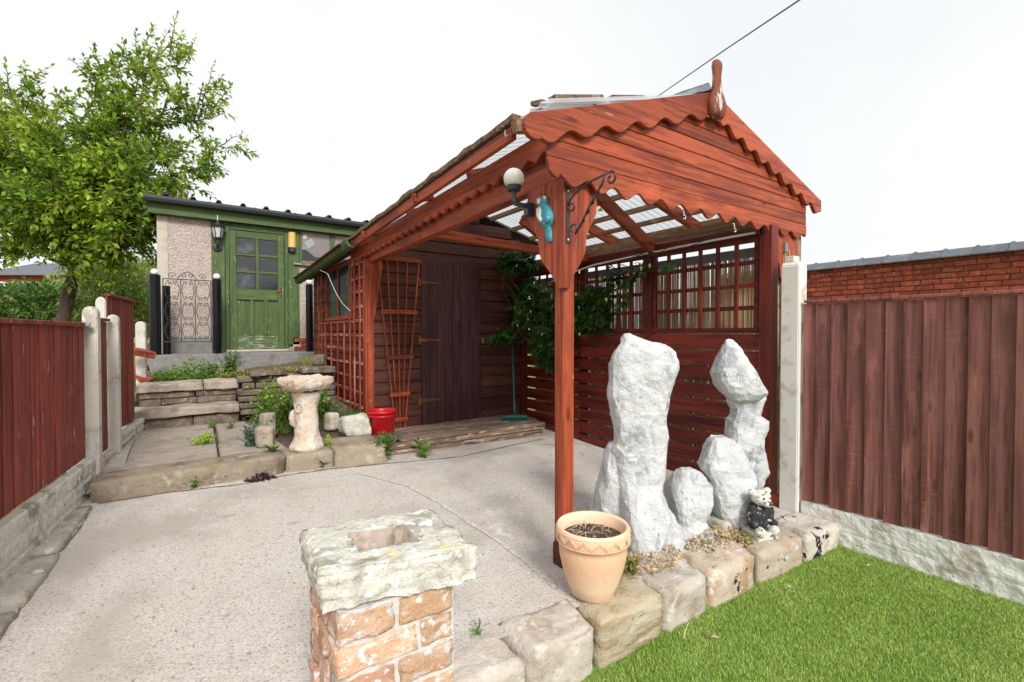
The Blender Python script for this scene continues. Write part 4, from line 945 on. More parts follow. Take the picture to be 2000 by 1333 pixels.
def rockmesh(lofts, vox=.014, amp=.02, fr=7, seed=1, ridge=.004):
    mb = MB()
    for l in lofts: loft(mb, l)
    me = bake(mb.mesh('rock'), ('REMESH', dict(mode='VOXEL', voxel_size=vox)))
    me = lumpy(me, .010, 9, seed, 3, 0)
    nf = max(1, len(me.polygons)*2); me = bake(me, ('DECIMATE', dict(ratio=min(1, 420/nf*max(1, len(lofts)*.8)))), ('SUBSURF', dict(subdivision_type='SIMPLE', levels=3, render_levels=3)))
    off = Vector((seed*3.3, seed*1.9, seed*.7)); nn = [v.normal.copy() for v in me.vertices]
    for v, n in zip(me.vertices, nn): v.co += n*(fbm(v.co+off, 9, 3)*.004+fbm(v.co+off, 34, 3)*.003)
    me.update(); return me
D1 = 2.70
mono = [(l[0], l[1], l[2], D1-max(0, (l[0]-930)/1300), t) for l, t in zip([(651, 1219, 1229), (660, 1215, 1247), (668, 1213, 1270), (674, 1208, 1300), (686, 1198, 1317), (710, 1192, 1322), (742, 1191, 1317), (774, 1188, 1306), (809, 1195, 1298), (840, 1202, 1300), (870, 1199, 1300), (905, 1200, 1297), (932, 1203, 1292), (955, 1208, 1291), (985, 1213, 1301), (1007, 1216, 1308), (1031, 1220, 1297), (1055, 1224, 1284), (1088, 1232, 1281)],
        [.02, .045, .06, .08, .095, .10, .105, .1, .1, .095, .1, .105, .11, .115, .13, .14, .13, .12, .1])]
butt = [(868, 1188, 1230, D1+.03, .06), (900, 1179, 1250, D1+.04, .09), (950, 1169, 1260, D1+.06, .12), (985, 1160, 1265, D1+.08, .13), (1010, 1153, 1270, D1+.1, .14), (1040, 1156, 1270, D1+.06, .14)]
foot = [(985, 1268, 1300, D1+.0, .05), (1010, 1262, 1318, D1-.02, .09), (1050, 1260, 1330, D1-.02, .1), (1068, 1270, 1325, D1-.02, .08)]
ob('standing_stone', rockmesh([mono, butt, foot], .011, .018, 5, 3, .010), MT['white'], label='tall white limestone slab standing upright behind the terracotta pot', cat='rock', smooth=True)
D2 = 2.98
stk = em('stacked_rock', atd(1440, 1020, D2), 'white rock sculpture with a pointed boulder balanced on top', 'rock')
topb = [(662, 1423, 1427, D2, .012), (668, 1418, 1433, D2, .03), (680, 1412, 1443, D2, .06), (705, 1401, 1458, D2, .09), (728, 1393, 1470, D2, .11), (750, 1400, 1482, D2, .115), (766, 1408, 1494, D2, .11), (780, 1424, 1482, D2, .08), (786, 1440, 1468, D2, .05)]
neck = [(768, 1440, 1494, D2+.05, .06), (781, 1419, 1492, D2+.05, .07), (799, 1431, 1485, D2+.05, .07), (812, 1428, 1480, D2+.05, .075), (822, 1424, 1495, D2+.04, .085), (838, 1420, 1497, D2+.04, .09), (860, 1418, 1487, D2+.04, .1), (875, 1425, 1485, D2+.04, .1), (894, 1430, 1491, D2+.05, .1), (918, 1435, 1495, D2+.05, .1), (938, 1440, 1486, D2+.05, .09), (958, 1440, 1482, D2+.05, .08), (985, 1435, 1478, D2+.05, .08)]
low = [(852, 1390, 1412, D2-.02, .04), (860, 1385, 1430, D2-.02, .07), (873, 1378, 1445, D2-.02, .09), (911, 1366, 1462, D2-.03, .12), (925, 1374, 1468, D2-.03, .12), (935, 1383, 1472, D2-.04, .125), (957, 1380, 1474, D2-.04, .13), (996, 1390, 1472, D2-.05, .12), (1017, 1405, 1455, D2-.05, .1), (1034, 1412, 1445, D2-.05, .07)]
ob('boulder', rockmesh([topb], .012, .018, 8, 5), MT['white'], stk, smooth=True)
ob('boulder', rockmesh([neck], .012, .02, 8, 7), MT['white'], stk, smooth=True)
ob('boulder', rockmesh([low], .012, .02, 7, 9), MT['white'], stk, smooth=True)
sm = [(916, 1335, 1352, 2.88, .04), (926, 1318, 1372, 2.88, .08), (950, 1304, 1388, 2.87, .11), (980, 1306, 1386, 2.86, .12), (1010, 1312, 1372, 2.85, .11), (1050, 1308, 1395, 2.83, .12)]
ob('boulder', rockmesh([sm], .012, .02, 8, 11), MT['white'], label='rounded grey-white boulder between the two standing rocks', cat='rock', smooth=True)
for i, (u, v, w_, h_) in enumerate([(1318, 1062, 52, 34), (1425, 1040, 46, 26)]):
    p = atg(u, v); s_ = w_/F*2.75/2
    ob('rubble_rock', rough_box(p.x-s_, p.x+s_, p.y-.02, p.y+.14, p.z-.03, p.z+h_/F*2.75, .014, 9, 6, .6, 20+i), MT['paler'], label=['low pale rubble stone at the foot of the tall white slab', 'flat grey stone under the stacked rock beside the bear'][i], cat='rock', smooth=True)
# ---- bear statue
B0 = atg(1480, 1052); B0.z = -.138; bs = .29; yawb = Matrix.Translation(B0)@Matrix.Rotation(-YAW+.25, 4, 'Z')@Matrix.Scale(bs/.29, 4)
bear = em('bear_statue', B0, 'small weathered black and white seated bear statue', 'statue')
MT['bearb'] = lay('black_worn_statue', (.03, .031, .037), [((.1, .1, .11), 20, .5, .68), ((.62, .6, .55), 45, .6, .66)], [(60, .7, .008)], .7)
MT['bearw'] = lay('white_streaked_statue', (.66, .64, .57), [((.05, .05, .055), (38, 38, 60), .56, .63), ((.5, .46, .38), 12, .55, .7)], [(60, .7, .008)], .85)
def bpart(name, balls, mt, box=None):
    mb = MB()
    if box: mb.box(*box)
    for c_, r_ in balls: mb.ball(c_, r_, 14, 10)
    me = bake(mb.mesh(name), ('REMESH', dict(mode='VOXEL', voxel_size=.006)), ('SMOOTH', dict(factor=.5, iterations=1))); lumpy(me, .003, 40, 2, 3); me.transform(yawb)
    ob(name, me, MT[mt], bear, smooth=True)
bpart('torso', [((0, .0, .125), (.062, .055, .10)), ((-.058, -.02, .14), (.024, .032, .06)), ((.058, -.02, .14), (.024, .032, .06)), ((-.062, -.045, .095), (.02, .03, .022)), ((.062, -.045, .095), (.02, .03, .022))], 'bearb')
bpart('base', [((-.045, -.07, .058), (.031, .032, .03)), ((.048, -.07, .058), (.031, .032, .03))], 'bearw', (-.068, .072, -.08, .055, 0, .05))
bpart('head', [((-.002, -.024, .238), (.056, .052, .046)), ((-.052, -.014, .27), (.024, .017, .021)), ((.048, -.014, .27), (.024, .017, .021)), ((0, -.07, .218), (.03, .028, .023))], 'bearw')
me = MB().ball((0, -.097, .222), (.011, .008, .008), 8, 6).mesh('nose'); me.transform(yawb); ob('nose', me, MT['iron'], bear, smooth=True)
for sx in (-1, 1):
    me = MB().ball((sx*.022, -.07, .247), (.006, .006, .006), 8, 6).mesh('eye'); me.transform(yawb); ob('eye', me, MT['iron'], bear, smooth=True)

# ---- things fixed to the corner post
gl = em('globe_lamp', (1.51, 2.01, 1.62), 'white globe wall lamp on the shelter corner post', 'lamp')
GC = Vector((1.405, 2.005, 1.832))
ob('globe', MB().ball(GC, .053, 24, 16).mesh('globe'), MT['globe'], gl, smooth=True)
ob('collar', MB().lathe([(.0, -.062), (.03, -.062), (.036, -.055), (.04, -.03), (.043, -.03), (.043, -.022), (.0, -.022)], GC, 20, False).mesh('collar'), MT['plast'], gl, smooth=False)
ob('arm', MB().tube([GC+Vector((0, 0, -.06)), GC+Vector((0, 0, -.115)), GC+Vector((.01, 0, -.125)), GC+Vector((.09, 0, -.125))], .0125, 8).box(GC.x+.075, GC.x+.117, GC.y-.018, GC.y+.018, GC.z-.175, GC.z-.11).mesh('arm', 0), MT['plast'], gl)
# bird plaque: body profile in the (y,z) plane of the side bracket, head to the right
bp = em('bird_plaque', (1.525, 1.90, 1.5), 'painted teal and white bird plaque on the corner post', 'ornament')
def yz(u, v): p = atx(u, v, 1.522); return (p.y, p.z)
def relief(name, outline, mat, h0, h1, par):
    pts = [yz(*p) for p in outline]; cy = sum(p[0] for p in pts)/len(pts); cz = sum(p[1] for p in pts)/len(pts); n = len(pts)
    vs = []
    for f_, h in ((1, h0), (.93, h0-(h0-h1)*.6), (.6, h0-(h0-h1)*.92), (.25, h1)):
        vs += [(h, cy+(y-cy)*f_, cz+(z-cz)*f_) for y, z in pts]
    fs = [tuple(range(n))]+[(i*n+k, i*n+(k+1) % n, (i+1)*n+(k+1) % n, (i+1)*n+k) for i in range(3) for k in range(n)]+[tuple(range(3*n, 4*n))]
    return ob(name, MB().add(vs, fs).mesh(name), mat, par, smooth=True)
XB = 1.5262
body = relief('body', [(1056, 384), (1062, 382), (1069, 385), (1071, 391), (1070, 398), (1076, 408), (1080, 420), (1079, 434), (1074, 446), (1068, 452), (1062, 446), (1056, 434), (1051, 420), (1052, 408), (1055, 400), (1053, 392)], MT['teal'], XB, 1.50, bp)
relief('tail', [(1063, 440), (1074, 440), (1078, 452), (1078, 470), (1074, 475), (1068, 474), (1066, 460)], MT['teal'], XB-.001, 1.512, bp)
MT['bwhite'] = lay('bird_white', (.78, .79, .76), [((.6, .66, .66), 40, .55, .7)], [], .4)
relief('cheek_patch', [(1054, 390), (1059, 388), (1062, 393), (1060, 400), (1055, 401)], MT['bwhite'], 1.512, 1.496, bp)
relief('cheek_patch', [(1067, 384), (1070, 384), (1072, 389), (1069, 392)], MT['bwhite'], 1.512, 1.4965, bp)
relief('wing', [(1053, 408), (1062, 404), (1065, 412), (1062, 424), (1066, 432), (1060, 436), (1053, 424)], MT['bwhite'], 1.510, 1.4945, bp)
relief('wing', [(1070, 416), (1079, 422), (1079, 434), (1070, 440), (1066, 430)], MT['teal'], 1.510, 1.4955, bp)
relief('beak', [(1070, 386), (1076, 387), (1070, 391)], MT['iron'], 1.515, 1.508, bp)
# wrought iron hanging-basket bracket
wb = em('basket_bracket', (1.545, 1.755, 1.5), 'black wrought iron hanging basket bracket with twisted brace', 'bracket')
bxx = 1.551; yM = 1.759
bx('back_plate', wb, MT['iron'], bxx-.012, bxx+.012, yM-.004, yM, 1.484, 1.752, .001)
def spiral(c, r0, r1, a0, a1, n=14): return [Vector((bxx, c[0]+(r0+(r1-r0)*i/n)*math.cos(a0+(a1-a0)*i/n), c[1]+(r0+(r1-r0)*i/n)*math.sin(a0+(a1-a0)*i/n))) for i in range(n+1)]
YE = 1.455
arm = [Vector((bxx, yM-.006, 1.66)), Vector((bxx, yM-.02, 1.69)), Vector((bxx, yM-.06, 1.715)), Vector((bxx, yM-.15, 1.74)), Vector((bxx, YE+.02, 1.752))]+spiral((YE+.02, 1.722), .03, .012, R(90), R(430), 16)
ob('arm', MB().tube(arm, .0055, 6).mesh('arm'), MT['iron'], wb, smooth=True)
ob('scroll', MB().tube([Vector((bxx, yM-.006, 1.66))]+spiral((yM-.032, 1.655), .026, .01, R(180-180), R(-300), 14), .0045, 6).mesh('scroll'), MT['iron'], wb, smooth=True)
brace = [Vector((bxx, YE+.055, 1.75)), Vector((bxx, YE+.075, 1.71)), Vector((bxx, yM-.15, 1.63)), Vector((bxx, yM-.09, 1.55)), Vector((bxx, yM-.055, 1.52))]
mb = MB().tube(brace, .0055, 6)
pts = []
for i in range(60):
    t = i/59; p = brace[1].lerp(brace[3], t); a = t*28; pts.append(p+Vector((math.cos(a)*.005, math.sin(a)*.003, math.sin(a)*.004)))
mb.tube(pts, .0042, 5); mb.tube([brace[-1]]+spiral((yM-.038, 1.545), .03, .012, R(240), R(-80), 16), .0048, 6)
ob('brace', mb.mesh('brace'), MT['iron'], wb, smooth=True)
for zz in (1.735, 1.50): ob('screw', MB().ball((bxx, yM-.005, zz), (.005, .003, .005), 8, 5).mesh('screw'), MT['white2'], wb)
def hook(u, v0, lab):
    p = aty(u, v0, 1.738); S = []
    for i in range(9): a = R(180-i*22.5); S.append(p+Vector((-.006+.006*math.cos(a), 0, .006*math.sin(a))))
    S += [p+Vector((.004, 0, -.02))]
    for i in range(10): a = R(150-i*33); S.append(p+Vector((.004+.011*math.cos(a)+.006, 0, -.036+.011*math.sin(a))))
    ob('hook', MB().tube(S, .0026, 5).mesh('hook'), MT['white2'], label=lab, cat='hook', group='white hooks under the gable', smooth=True)
hook(1335, 412, 'white hook near the middle of the scalloped gable edge'); hook(1434, 439, 'white hook nearer the right end of the scalloped gable edge')
p = aty(1172, 411, 2.3)
ob('string_light', MB().ball(p, (.018, .018, .008), 8, 6).ball(p+Vector((.006, .0, .01)), .008, 8, 6).mesh('string_light'), MT['flowy'], label='tiny yellow light hanging under the clear roof', cat='light')
for i, (u, v, xx, lab) in enumerate([(987, 262, 1.36, 'bent metal hook at the front end of the left eave')]):
    p = atx(u, v, xx); ob('hook', MB().tube([p+Vector((0, .0, .02)), p+Vector((0, .005, 0)), p+Vector((0, .0, -.016)), p+Vector((0, -.012, -.02)), p+Vector((0, -.016, -.006))], .004, 6).mesh('hook'), MT['flash'], label=lab, cat='hook', smooth=True)
# overhead cable
ob('overhead_cable', MB().tube([atd(1180, 262, 11), atd(1268, 200, 8.2), atd(1420, 95, 5.6), atd(1562, 0, 4.2), atd(1760, -130, 3.2)], .0075, 6).mesh('overhead_cable'), MT['iron'], label='black overhead cable crossing the sky above the gable', cat='cable')

# ---- bucket, broom
BK = atz(746, 853, .094); BK.z = .094
bk = em('bucket', BK, 'red plastic bucket beside the shed corner', 'bucket')
ob('body', MB().lathe([(0, .0), (.1, 0), (.104, .004), (.128, .225), (.135, .228), (.137, .236), (.134, .243), (.126, .24), (.123, .225), (.1, .012), (0, .01)], BK, 36, False).mesh('body'), MT['redpl'], bk, smooth=True)
ob('rim_band', MB().lathe([(.124, .19), (.129, .192), (.130, .205), (.125, .207)], BK, 36, False).mesh('rim_band'), MT['redpl'], bk, smooth=True)
BH = atz(1006, 822, .09); bm_ = em('broom', BH, 'green broom standing head down on the timber step', 'broom')
ax = rt; hp = BH+Vector((0, 0, .045))
beam('head', bm_, MT['broomg'], hp-ax*.13, hp+ax*.13, .055, .028, .006)
mb = MB()
for i in range(420):
    a = rnd.uniform(-.13, .13); b = rnd.uniform(-.024, .024); s_ = 1+.35*abs(b)/.024; o3 = Vector((fw.x, fw.y, 0)).normalized()
    p = hp+ax*a+o3*b-Vector((0, 0, .012)); e = hp+ax*a*1.07+o3*b*1.5-Vector((0, 0, .045+rnd.uniform(-.004, .002)))
    mb.tube([p, e], .0022, 3, False)
ob('bristles', mb.mesh('bristles', fix=False), MT['brist'], bm_)
tp = aty(1000, 640, 4.62); ob('handle', MB().tube([hp+Vector((0, 0, .01)), hp+Vector((0, .01, .06)), tp], .0105, 8).mesh('handle'), MT['broomg'], bm_, smooth=True)

# ---- bird bath and rocks
BB = atz(599, 876, KZ+.004); BB.z = KZ
bb = em('bird_bath', BB, 'cream cast-stone bird bath shaped like a tree stump', 'bird bath')
mb = MB(); prof = [(0, 0), (.13, 0), (.132, .03), (.112, .055), (.096, .10), (.09, .2), (.088, .3), (.092, .37), (.104, .43), (.112, .46), (0, .462)]
mb.lathe(prof, BB, 20, False)
lf = -rt
c_ = BB+lf*.10+Vector((0, 0, .24)); mb.ball(c_, (.04, .04, .075), 12, 8)
me = bake(mb.mesh('pedestal'), ('REMESH', dict(mode='VOXEL', voxel_size=.012)), ('SMOOTH', dict(factor=.5, iterations=2))); lumpy(me, .012, 10, 4, 3, .004)
ob('pedestal', me, MT['bird'], bb, smooth=True)
kp = BB-Vector((fw.x, fw.y, 0))*.095+Vector((0, 0, .34))-rt*.02
ob('knot', MB().tube([kp+rt*.025*math.cos(a)+Vector((0, 0, .035*math.sin(a))) for a in [i*math.pi/8 for i in range(17)]], .005, 5).mesh('knot'), MT['bird'], bb, smooth=True)
mb = MB(); mb.lathe([(0, .463), (.15, .463), (.19, .505), (.208, .54), (.205, .57), (.19, .576), (.165, .56), (.12, .535), (0, .53)], BB, 30, False)
me = mb.mesh('bowl'); me = bake(me, ('SUBSURF', dict(levels=2, render_levels=2))); lumpy(me, .018, 11, 8, 4, .006); ob('bowl', me, MT['bird'], bb, smooth=True)
def rock(u, v, z, w_, h_, d_, sd, lab, mt='paler', nm='rock'):
    p = atz(u, v, z); dd = (p-C0).dot(fw); a = w_/F*dd/2
    Mx = Matrix.Translation((p.x, p.y+d_*.4, 0))@Matrix.Rotation(sd*.7, 4, 'Z')
    me = rough_box(-a, a, -d_/2, d_/2, p.z-.015, p.z+h_/F*dd, min(a, d_)*.2, 7, 7, .5, sd, Mx)
    return ob(nm, me, MT[mt], label=lab, cat='rock', smooth=True)
rock(699, 851, .145, 58, 37, .17, 9, 'pale lichened rock beside the red bucket')
rock(650, 838, .17, 24, 30, .1, 12, 'small tan stone in the bed behind the bird bath', 'bird')
rock(520, 872, .145, 32, 36, .13, 13, 'pale upright stone among weeds left of the bird bath', 'york')
rock(524, 850, .16, 28, 44, .1, 14, 'thin pale stone leaning behind another in the weedy bed', 'york')
rock(628, 712, .66, 30, 20, .16, 15, 'grey rock at the corner of the faded trellis', 'dry')
rock(1505, 1030, -.15, 40, 12, .12, 16, 'flat stone behind the bear statue', 'edge')

# ================================================================ THE GARAGE
YQ = 8.1
gr = em('garage', (1.6, 9.6, .77), 'pebbledashed outbuilding with green door and trim', 'building')
gz0, gz1 = .76, 2.64
bx('wall_core', gr, MT['dash'], -.235, 4.2, YQ+.03, 11.5, gz0, 2.8, 0)
bx('quoin', gr, MT['quoin'], -.237, -.115, YQ-.002, YQ+.03, gz0, gz1, .003)
bx('pebbledash_panel', gr, MT['dash'], -.114, .39, YQ+.006, YQ+.03, gz0+.22, gz1, 0)
bx('base_course', gr, MT['render'], -.114, .39, YQ+.002, YQ+.03, gz0, gz0+.218, .003)
bx('frame_board', gr, MT['gpaint'], .392, .555, YQ-.02, YQ+.03, gz0, gz1, .004)
bx('frame_board', gr, MT['gpaint'], .557, .606, YQ-.035, YQ+.03, gz0, gz1-.04, .004)
bx('frame_board', gr, MT['gpaint'], 1.342, 1.392, YQ-.035, YQ+.03, gz0, gz1-.04, .004)
bx('frame_board', gr, MT['gpaint'], 1.394, 1.555, YQ-.02, YQ+.03, gz0+.1, gz1, .004)
bx('lintel', gr, MT['gpaintx'], .607, 1.341, YQ-.03, YQ+.03, 2.555, gz1, .004)
bx('fascia_board', gr, MT['gpaintx'], -.33, 4.2, YQ-.12, YQ-.085, 2.645, 2.79, .004)
bx('soffit', gr, MT['gpaintx'], -.33, 4.2, YQ-.084, YQ+.028, 2.66, 2.68, .002)
dr = ob('door', MB().box(.609, 1.339, YQ+.008, YQ+.02, .80, 2.552).mesh('door'), MT['gpaint'], gr)
def dbx(n, x0, x1, z0, z1, mt='gpaint', y0=-.018, y1=.0075, p=None): return bx(n, p or dr, MT[mt], x0, x1, YQ+y0, YQ+y1, z0, z1, .004)
dbx('stile', .611, .70, .802, 2.55); dbx('stile', 1.248, 1.337, .802, 2.55)
dbx('rail', .701, 1.247, 2.45, 2.549, 'gpaintx'); dbx('rail', .701, 1.247, 1.535, 1.70, 'gpaintx'); dbx('rail', .701, 1.247, .802, 1.0, 'gpeel')
for x in (.868, 1.055): dbx('muntin', x, x+.05, 1.001, 1.534)
dbx('glazing_bar', .948, .998, 1.701, 2.449)
for z in (1.935, 2.185):
    dbx('glazing_bar', .701, .9475, z, z+.035, 'gpaintx'); dbx('glazing_bar', .9985, 1.247, z, z+.035, 'gpaintx')
for (z0, z1) in ((1.701, 1.935), (1.97, 2.185), (2.22, 2.449)):
    for (x0, x1) in ((.702, .947), (.999, 1.246)): dbx('pane', x0, x1, z0+.001, z1-.001, 'glass', -.004, .0025)
ob('handle', MB().tube([(1.29, YQ-.02, 1.69), (1.29, YQ-.05, 1.69), (1.24, YQ-.055, 1.688)], .008, 6).box(1.275, 1.305, YQ-.024, YQ-.0185, 1.60, 1.74).mesh('handle'), MT['rust'], dr)
bx('threshold', gr, MT['quoin'], .56, 1.39, YQ-.07, YQ+.0, .768, .798, .004)
# window strip
bx('pebbledash_panel', gr, MT['dash'], 1.557, 4.2, YQ+.004, YQ+.03, .98, 2.10, 0)
bx('sill', gr, MT['gpeel'], 1.47, 4.2, YQ-.05, YQ+.03, 2.102, 2.135, .004)
for i, (a, b) in enumerate(((1.60, 2.02), (2.10, 2.55), (2.63, 3.1))):
    f = ob('window', MB().box(a-.04, a, YQ-.018, YQ+.028, 2.137, gz1).box(b, b+.04, YQ-.018, YQ+.028, 2.137, gz1).mesh('window', .003), MT['gpaint'], gr)
    bx('pane', f, MT['glass'], a+.001, b-.001, YQ+.0, YQ+.006, 2.138, 2.255, 0)
    bx('blind', f, MT['glassg'], a+.001, b-.001, YQ-.003, YQ+.006, 2.256, gz1-.002, 0)
    if i == 0:
        ob('plaque', MB().prism([(a+.004, 2.17), (a+.20, 2.17), (a+.23, 2.225), (a+.06, 2.36), (a+.004, 2.36)], 'y', YQ-.010, YQ-.005).mesh('plaque'), MT['iron'], f)
        bx('wooden_strip', f, MT['rawx'], a+.004, a+.22, YQ-.018, YQ-.011, 2.145, 2.185, .002)
        MT['sticker'] = lay('grey_sticker', (.3, .34, .35), [((.38, .42, .43), 30, .5, .7)], [], .5)
        me = MB().box(-.07, .07, -.002, .002, -.055, .055).mesh('sticker'); ob('sticker', me, MT['sticker'], f, Matrix.Translation((a+.115, YQ-.008, 2.46))@Matrix.Rotation(R(-38), 4, 'Y'))
        MT['sticker2'] = lay('red_white_sticker', (.7, .62, .6), [((.6, .2, .17), 24, .5, .58)], [], .5)
        me = MB().lathe([(0, 0), (.036, 0), (.036, .003), (0, .003)], n=18, cap=False).mesh('round_sticker'); ob('round_sticker', me, MT['sticker2'], f, Matrix.Translation((a+.045, YQ-.008, 2.56))@Matrix.Rotation(R(90), 4, 'X'))
# brick base right of the door
bw_ = bx('brick_base', gr, MT['mortar'], 1.46, 2.6, YQ-.02, YQ+.003, .76, .975, 0)
me = [rough_box(-.1, .1, -.02, .0, -.03, .03, .003, 25, 2, .2, s_) for s_ in range(3)]
for r_ in range(3):
    x = 1.57+(.1 if r_ % 2 else 0)
    while x < 2.5: ob('brick', rnd.choice(me), MT['brickr'], bw_, Matrix.Translation((x, YQ-.021, .80+r_*.068))); x += .21
# gutter and corrugated roof edge
prof = [(-.06, .045), (-.06, .01), (-.045, -.025), (0, -.035), (.045, -.025), (.06, .01), (.06, .045), (.052, .045), (0, -.027), (-.052, .045)]
gt = ob('gutter', MB().prism([(YQ-.185+a, 2.812+b) for a, b in prof], 'x', -.37, 4.2).mesh('gutter'), MT['plast'], gr)
x = -.2
while x < 4: 
    ob('gutter_bracket', MB().prism([(YQ-.185+a*1.1, 2.812+b*1.12-.002) for a, b in prof], 'x', x, x+.03).mesh('gutter_bracket'), MT['plast'], gt); x += .55
vs = []; pr = []
x = -.36
while x < 4.3: pr += [(x, 0), (x+.19, 0), (x+.215, .05), (x+.255, .05), (x+.28, 0)]; x += .30
n = len(pr)
for y, dz in ((YQ-.2, 2.862), (YQ+3.5, 3.05)):
    for (a, h) in pr: vs.append((a, y, dz+h))
for y, dz in ((YQ-.2, 2.845), (YQ+3.5, 3.03)):
    for (a, h) in pr: vs.append((a, y, dz+h))
fs = [(j, j+1, n+j+1, n+j) for j in range(n-1)]+[(2*n+j, 3*n+j, 3*n+j+1, 2*n+j+1) for j in range(n-1)]+[(j, 2*n+j, 2*n+j+1, j+1) for j in range(n-1)]
ob('roof', MB().add(vs, fs).mesh('roof'), MT['felt'], gr)
# concrete platform and its front wall
bx('platform', None, MT['render'], -.42, 4.3, 7.46, YQ+.02, .3, .765, .008, kind='structure')
# carriage lantern and bulkhead lamp
LC = Vector((.462, YQ-.12, 2.40)); ln = em('carriage_lantern', (.462, YQ-.02, 2.2), 'black carriage lantern on the green frame left of the door', 'lamp')
ob('cap', MB().lathe([(.0, .25), (.012, .245), (.016, .225), (.03, .215), (.05, .185), (.085, .155), (.105, .145), (.095, .14), (0, .14)], LC, 6, False).mesh('cap'), MT['iron'], ln)
ob('glass', MB().lathe([(.0, .138), (.078, .138), (.05, .0), (0, .0)], LC, 6, False).mesh('glass'), MT['lampgl'], ln)
mb = MB()
for k in range(6):
    a = k*math.pi/3; mb.tube([LC+Vector((.08*math.cos(a), .08*math.sin(a), .14)), LC+Vector((.053*math.cos(a), .053*math.sin(a), -.005))], .006, 5)
mb.lathe([(0, 0), (.056, 0), (.056, -.012), (.03, -.03), (.0, -.03)], LC, 6, False); mb.tube([LC+Vector((0, 0, -.03)), LC+Vector((0, 0, -.09)), LC+Vector((0, .05, -.13)), LC+Vector((0, .1, -.13))], .016, 8)
mb.lathe([(0, 0), (.055, 0), (.055, .02), (0, .02)], (0, 0, 0), 16, False) if False else None
ob('cage', mb.mesh('cage'), MT['iron'], ln)
me = MB().lathe([(0, 0), (.062, 0), (.06, .014), (.04, .022), (0, .024)], n=18, cap=False).mesh('back_plate'); ob('back_plate', me, MT['iron'], ln, Matrix.Translation((.462, YQ-.021, 2.27))@Matrix.Rotation(R(90), 4, 'X'))
ob('finial', MB().tube([LC+Vector((0, 0, .24)), LC+Vector((0, 0, .30))], .006, 6).ball(LC+Vector((0, 0, .305)), .01, 8, 6).mesh('finial'), MT['white2'], ln)
bl_ = em('bulkhead_lamp', (1.45, YQ-.02, 2.3), 'amber bulkhead lamp right of the green door', 'lamp')
ob('diffuser', MB().prism([(1.45+.055*math.cos(a), YQ-.02-.06*math.sin(a)) for a in [i*math.pi/10 for i in range(11)]], 'z', 2.37, 2.60).mesh('diffuser'), MT['amber'], bl_)
ob('base', MB().prism([(1.45+.058*math.cos(a), YQ-.0205-.066*math.sin(a)) for a in [i*math.pi/10 for i in range(11)]], 'z', 2.30, 2.368).mesh('base'), MT['iron'], bl_)
# ---- gate posts and gates
def gpost(x, y, z1, r_, lab, ball=True):
    e = em('gate_post', (x, y, .765), lab, 'gate post', 'black gate posts on the platform')
    ob('shaft', MB().lathe([(0, .766), (r_, .766), (r_, z1-.01), (r_*.9, z1), (0, z1)], (x, y, 0), 20, False).mesh('shaft'), MT['blk'], e, smooth=False)
    if ball: ob('ball_finial', MB().ball((x, y, z1+.033), .042, 16, 10).mesh('ball_finial'), MT['white2'], e, smooth=True)
YP = 7.62
gpost(-.25, YP, 1.79, .062, 'black gate post with white ball at the left corner of the outbuilding')
gpost(-.135, YP+.12, 1.66, .045, 'shorter black post tucked behind the left gate post', False)
gpost(.424, YP, 1.775, .055, 'black gate post with white ball beside the green door')
gpost(1.604, YP, 1.77, .05, 'black gate post by the shed gutter right of the door')
def scrollpts(cx, cz, r0, turns, a0, sgn, y): return [(cx+sgn*(r0*(1-i/26))*math.cos(a0+turns*2*math.pi*i/26), y, cz+(r0*(1-i/26))*math.sin(a0+turns*2*math.pi*i/26)) for i in range(25)]
def gate(x0, x1, z0, z1, lab):
    g = em('iron_gate', ((x0+x1)/2, YP, z0), lab, 'gate', 'scrolled iron gates'); y = YP; r_ = .0065
    mb = MB(); mb.tube([(x0, y, z1), (x1, y, z1)], r_, 6); mb.tube([(x0, y, z0), (x1, y, z0)], r_, 6); mb.tube([(x0+.0, y, z0), (x0+.0, y, z1)], r_, 6); mb.tube([(x1, y, z0), (x1, y, z1)], r_, 6)
    ob('frame', mb.mesh('frame'), MT['iron'], g)
    xm = (x0+x1)/2; w_ = (x1-x0)
    for f_ in (.36, .66): ob('bar', MB().tube([(x0+w_*f_, y, z0), (x0+w_*f_, y, z1)], r_*.85, 6).mesh('bar'), MT['iron'], g)
    hh = (z1-z0)
    cells = [(0, .36), (.36, .66), (.66, 1)]
    for a, b in cells:
        cx = x0+w_*(a+b)/2; hw = w_*(b-a)/2*.82
        for zc0, zc1 in ((z0+.03, z0+hh*.32), (z0+hh*.34, z0+hh*.64), (z0+hh*.67, z1-.015)):
            for sg in (-1, 1):
                zc = (zc0+zc1)/2; H2 = (zc1-zc0)/2
                pts = [(cx+sg*hw*(.35+.65*math.sin(math.pi*(.12+.76*t))), y, zc-H2+2*H2*t) for t in [i/10 for i in range(11)]]
                s1 = scrollpts(cx+sg*hw*.42, zc+H2*.72, hw*.34, 1.2, R(60), sg, y)
                s2 = [(p[0], p[1], 2*zc-p[2]) for p in s1]
                ob('scroll', MB().tube(pts, .0042, 5).tube(s1, .0036, 4).tube(s2, .0036, 4).mesh('scroll', fix=False), MT['iron'], g)
    top = [(x0+w_*(.28+.44*t), y, z1+.10*math.sin(math.pi*t)) for t in [i/12 for i in range(13)]]
    ob('crest', MB().tube(top, r_*.8, 6).tube(scrollpts(x0+w_*.17, z1+.045, .045, 1.5, R(0), 1, y), .0042, 5).tube(scrollpts(x1-w_*.17, z1+.045, .045, 1.5, R(0), -1, y), .0042, 5).tube(scrollpts(xm-.045, z1+.05, .032, 1.3, R(90), -1, y), .0042, 5).tube(scrollpts(xm+.045, z1+.05, .032, 1.3, R(90), 1, y), .0042, 5).mesh('crest', fix=False), MT['iron'], g)
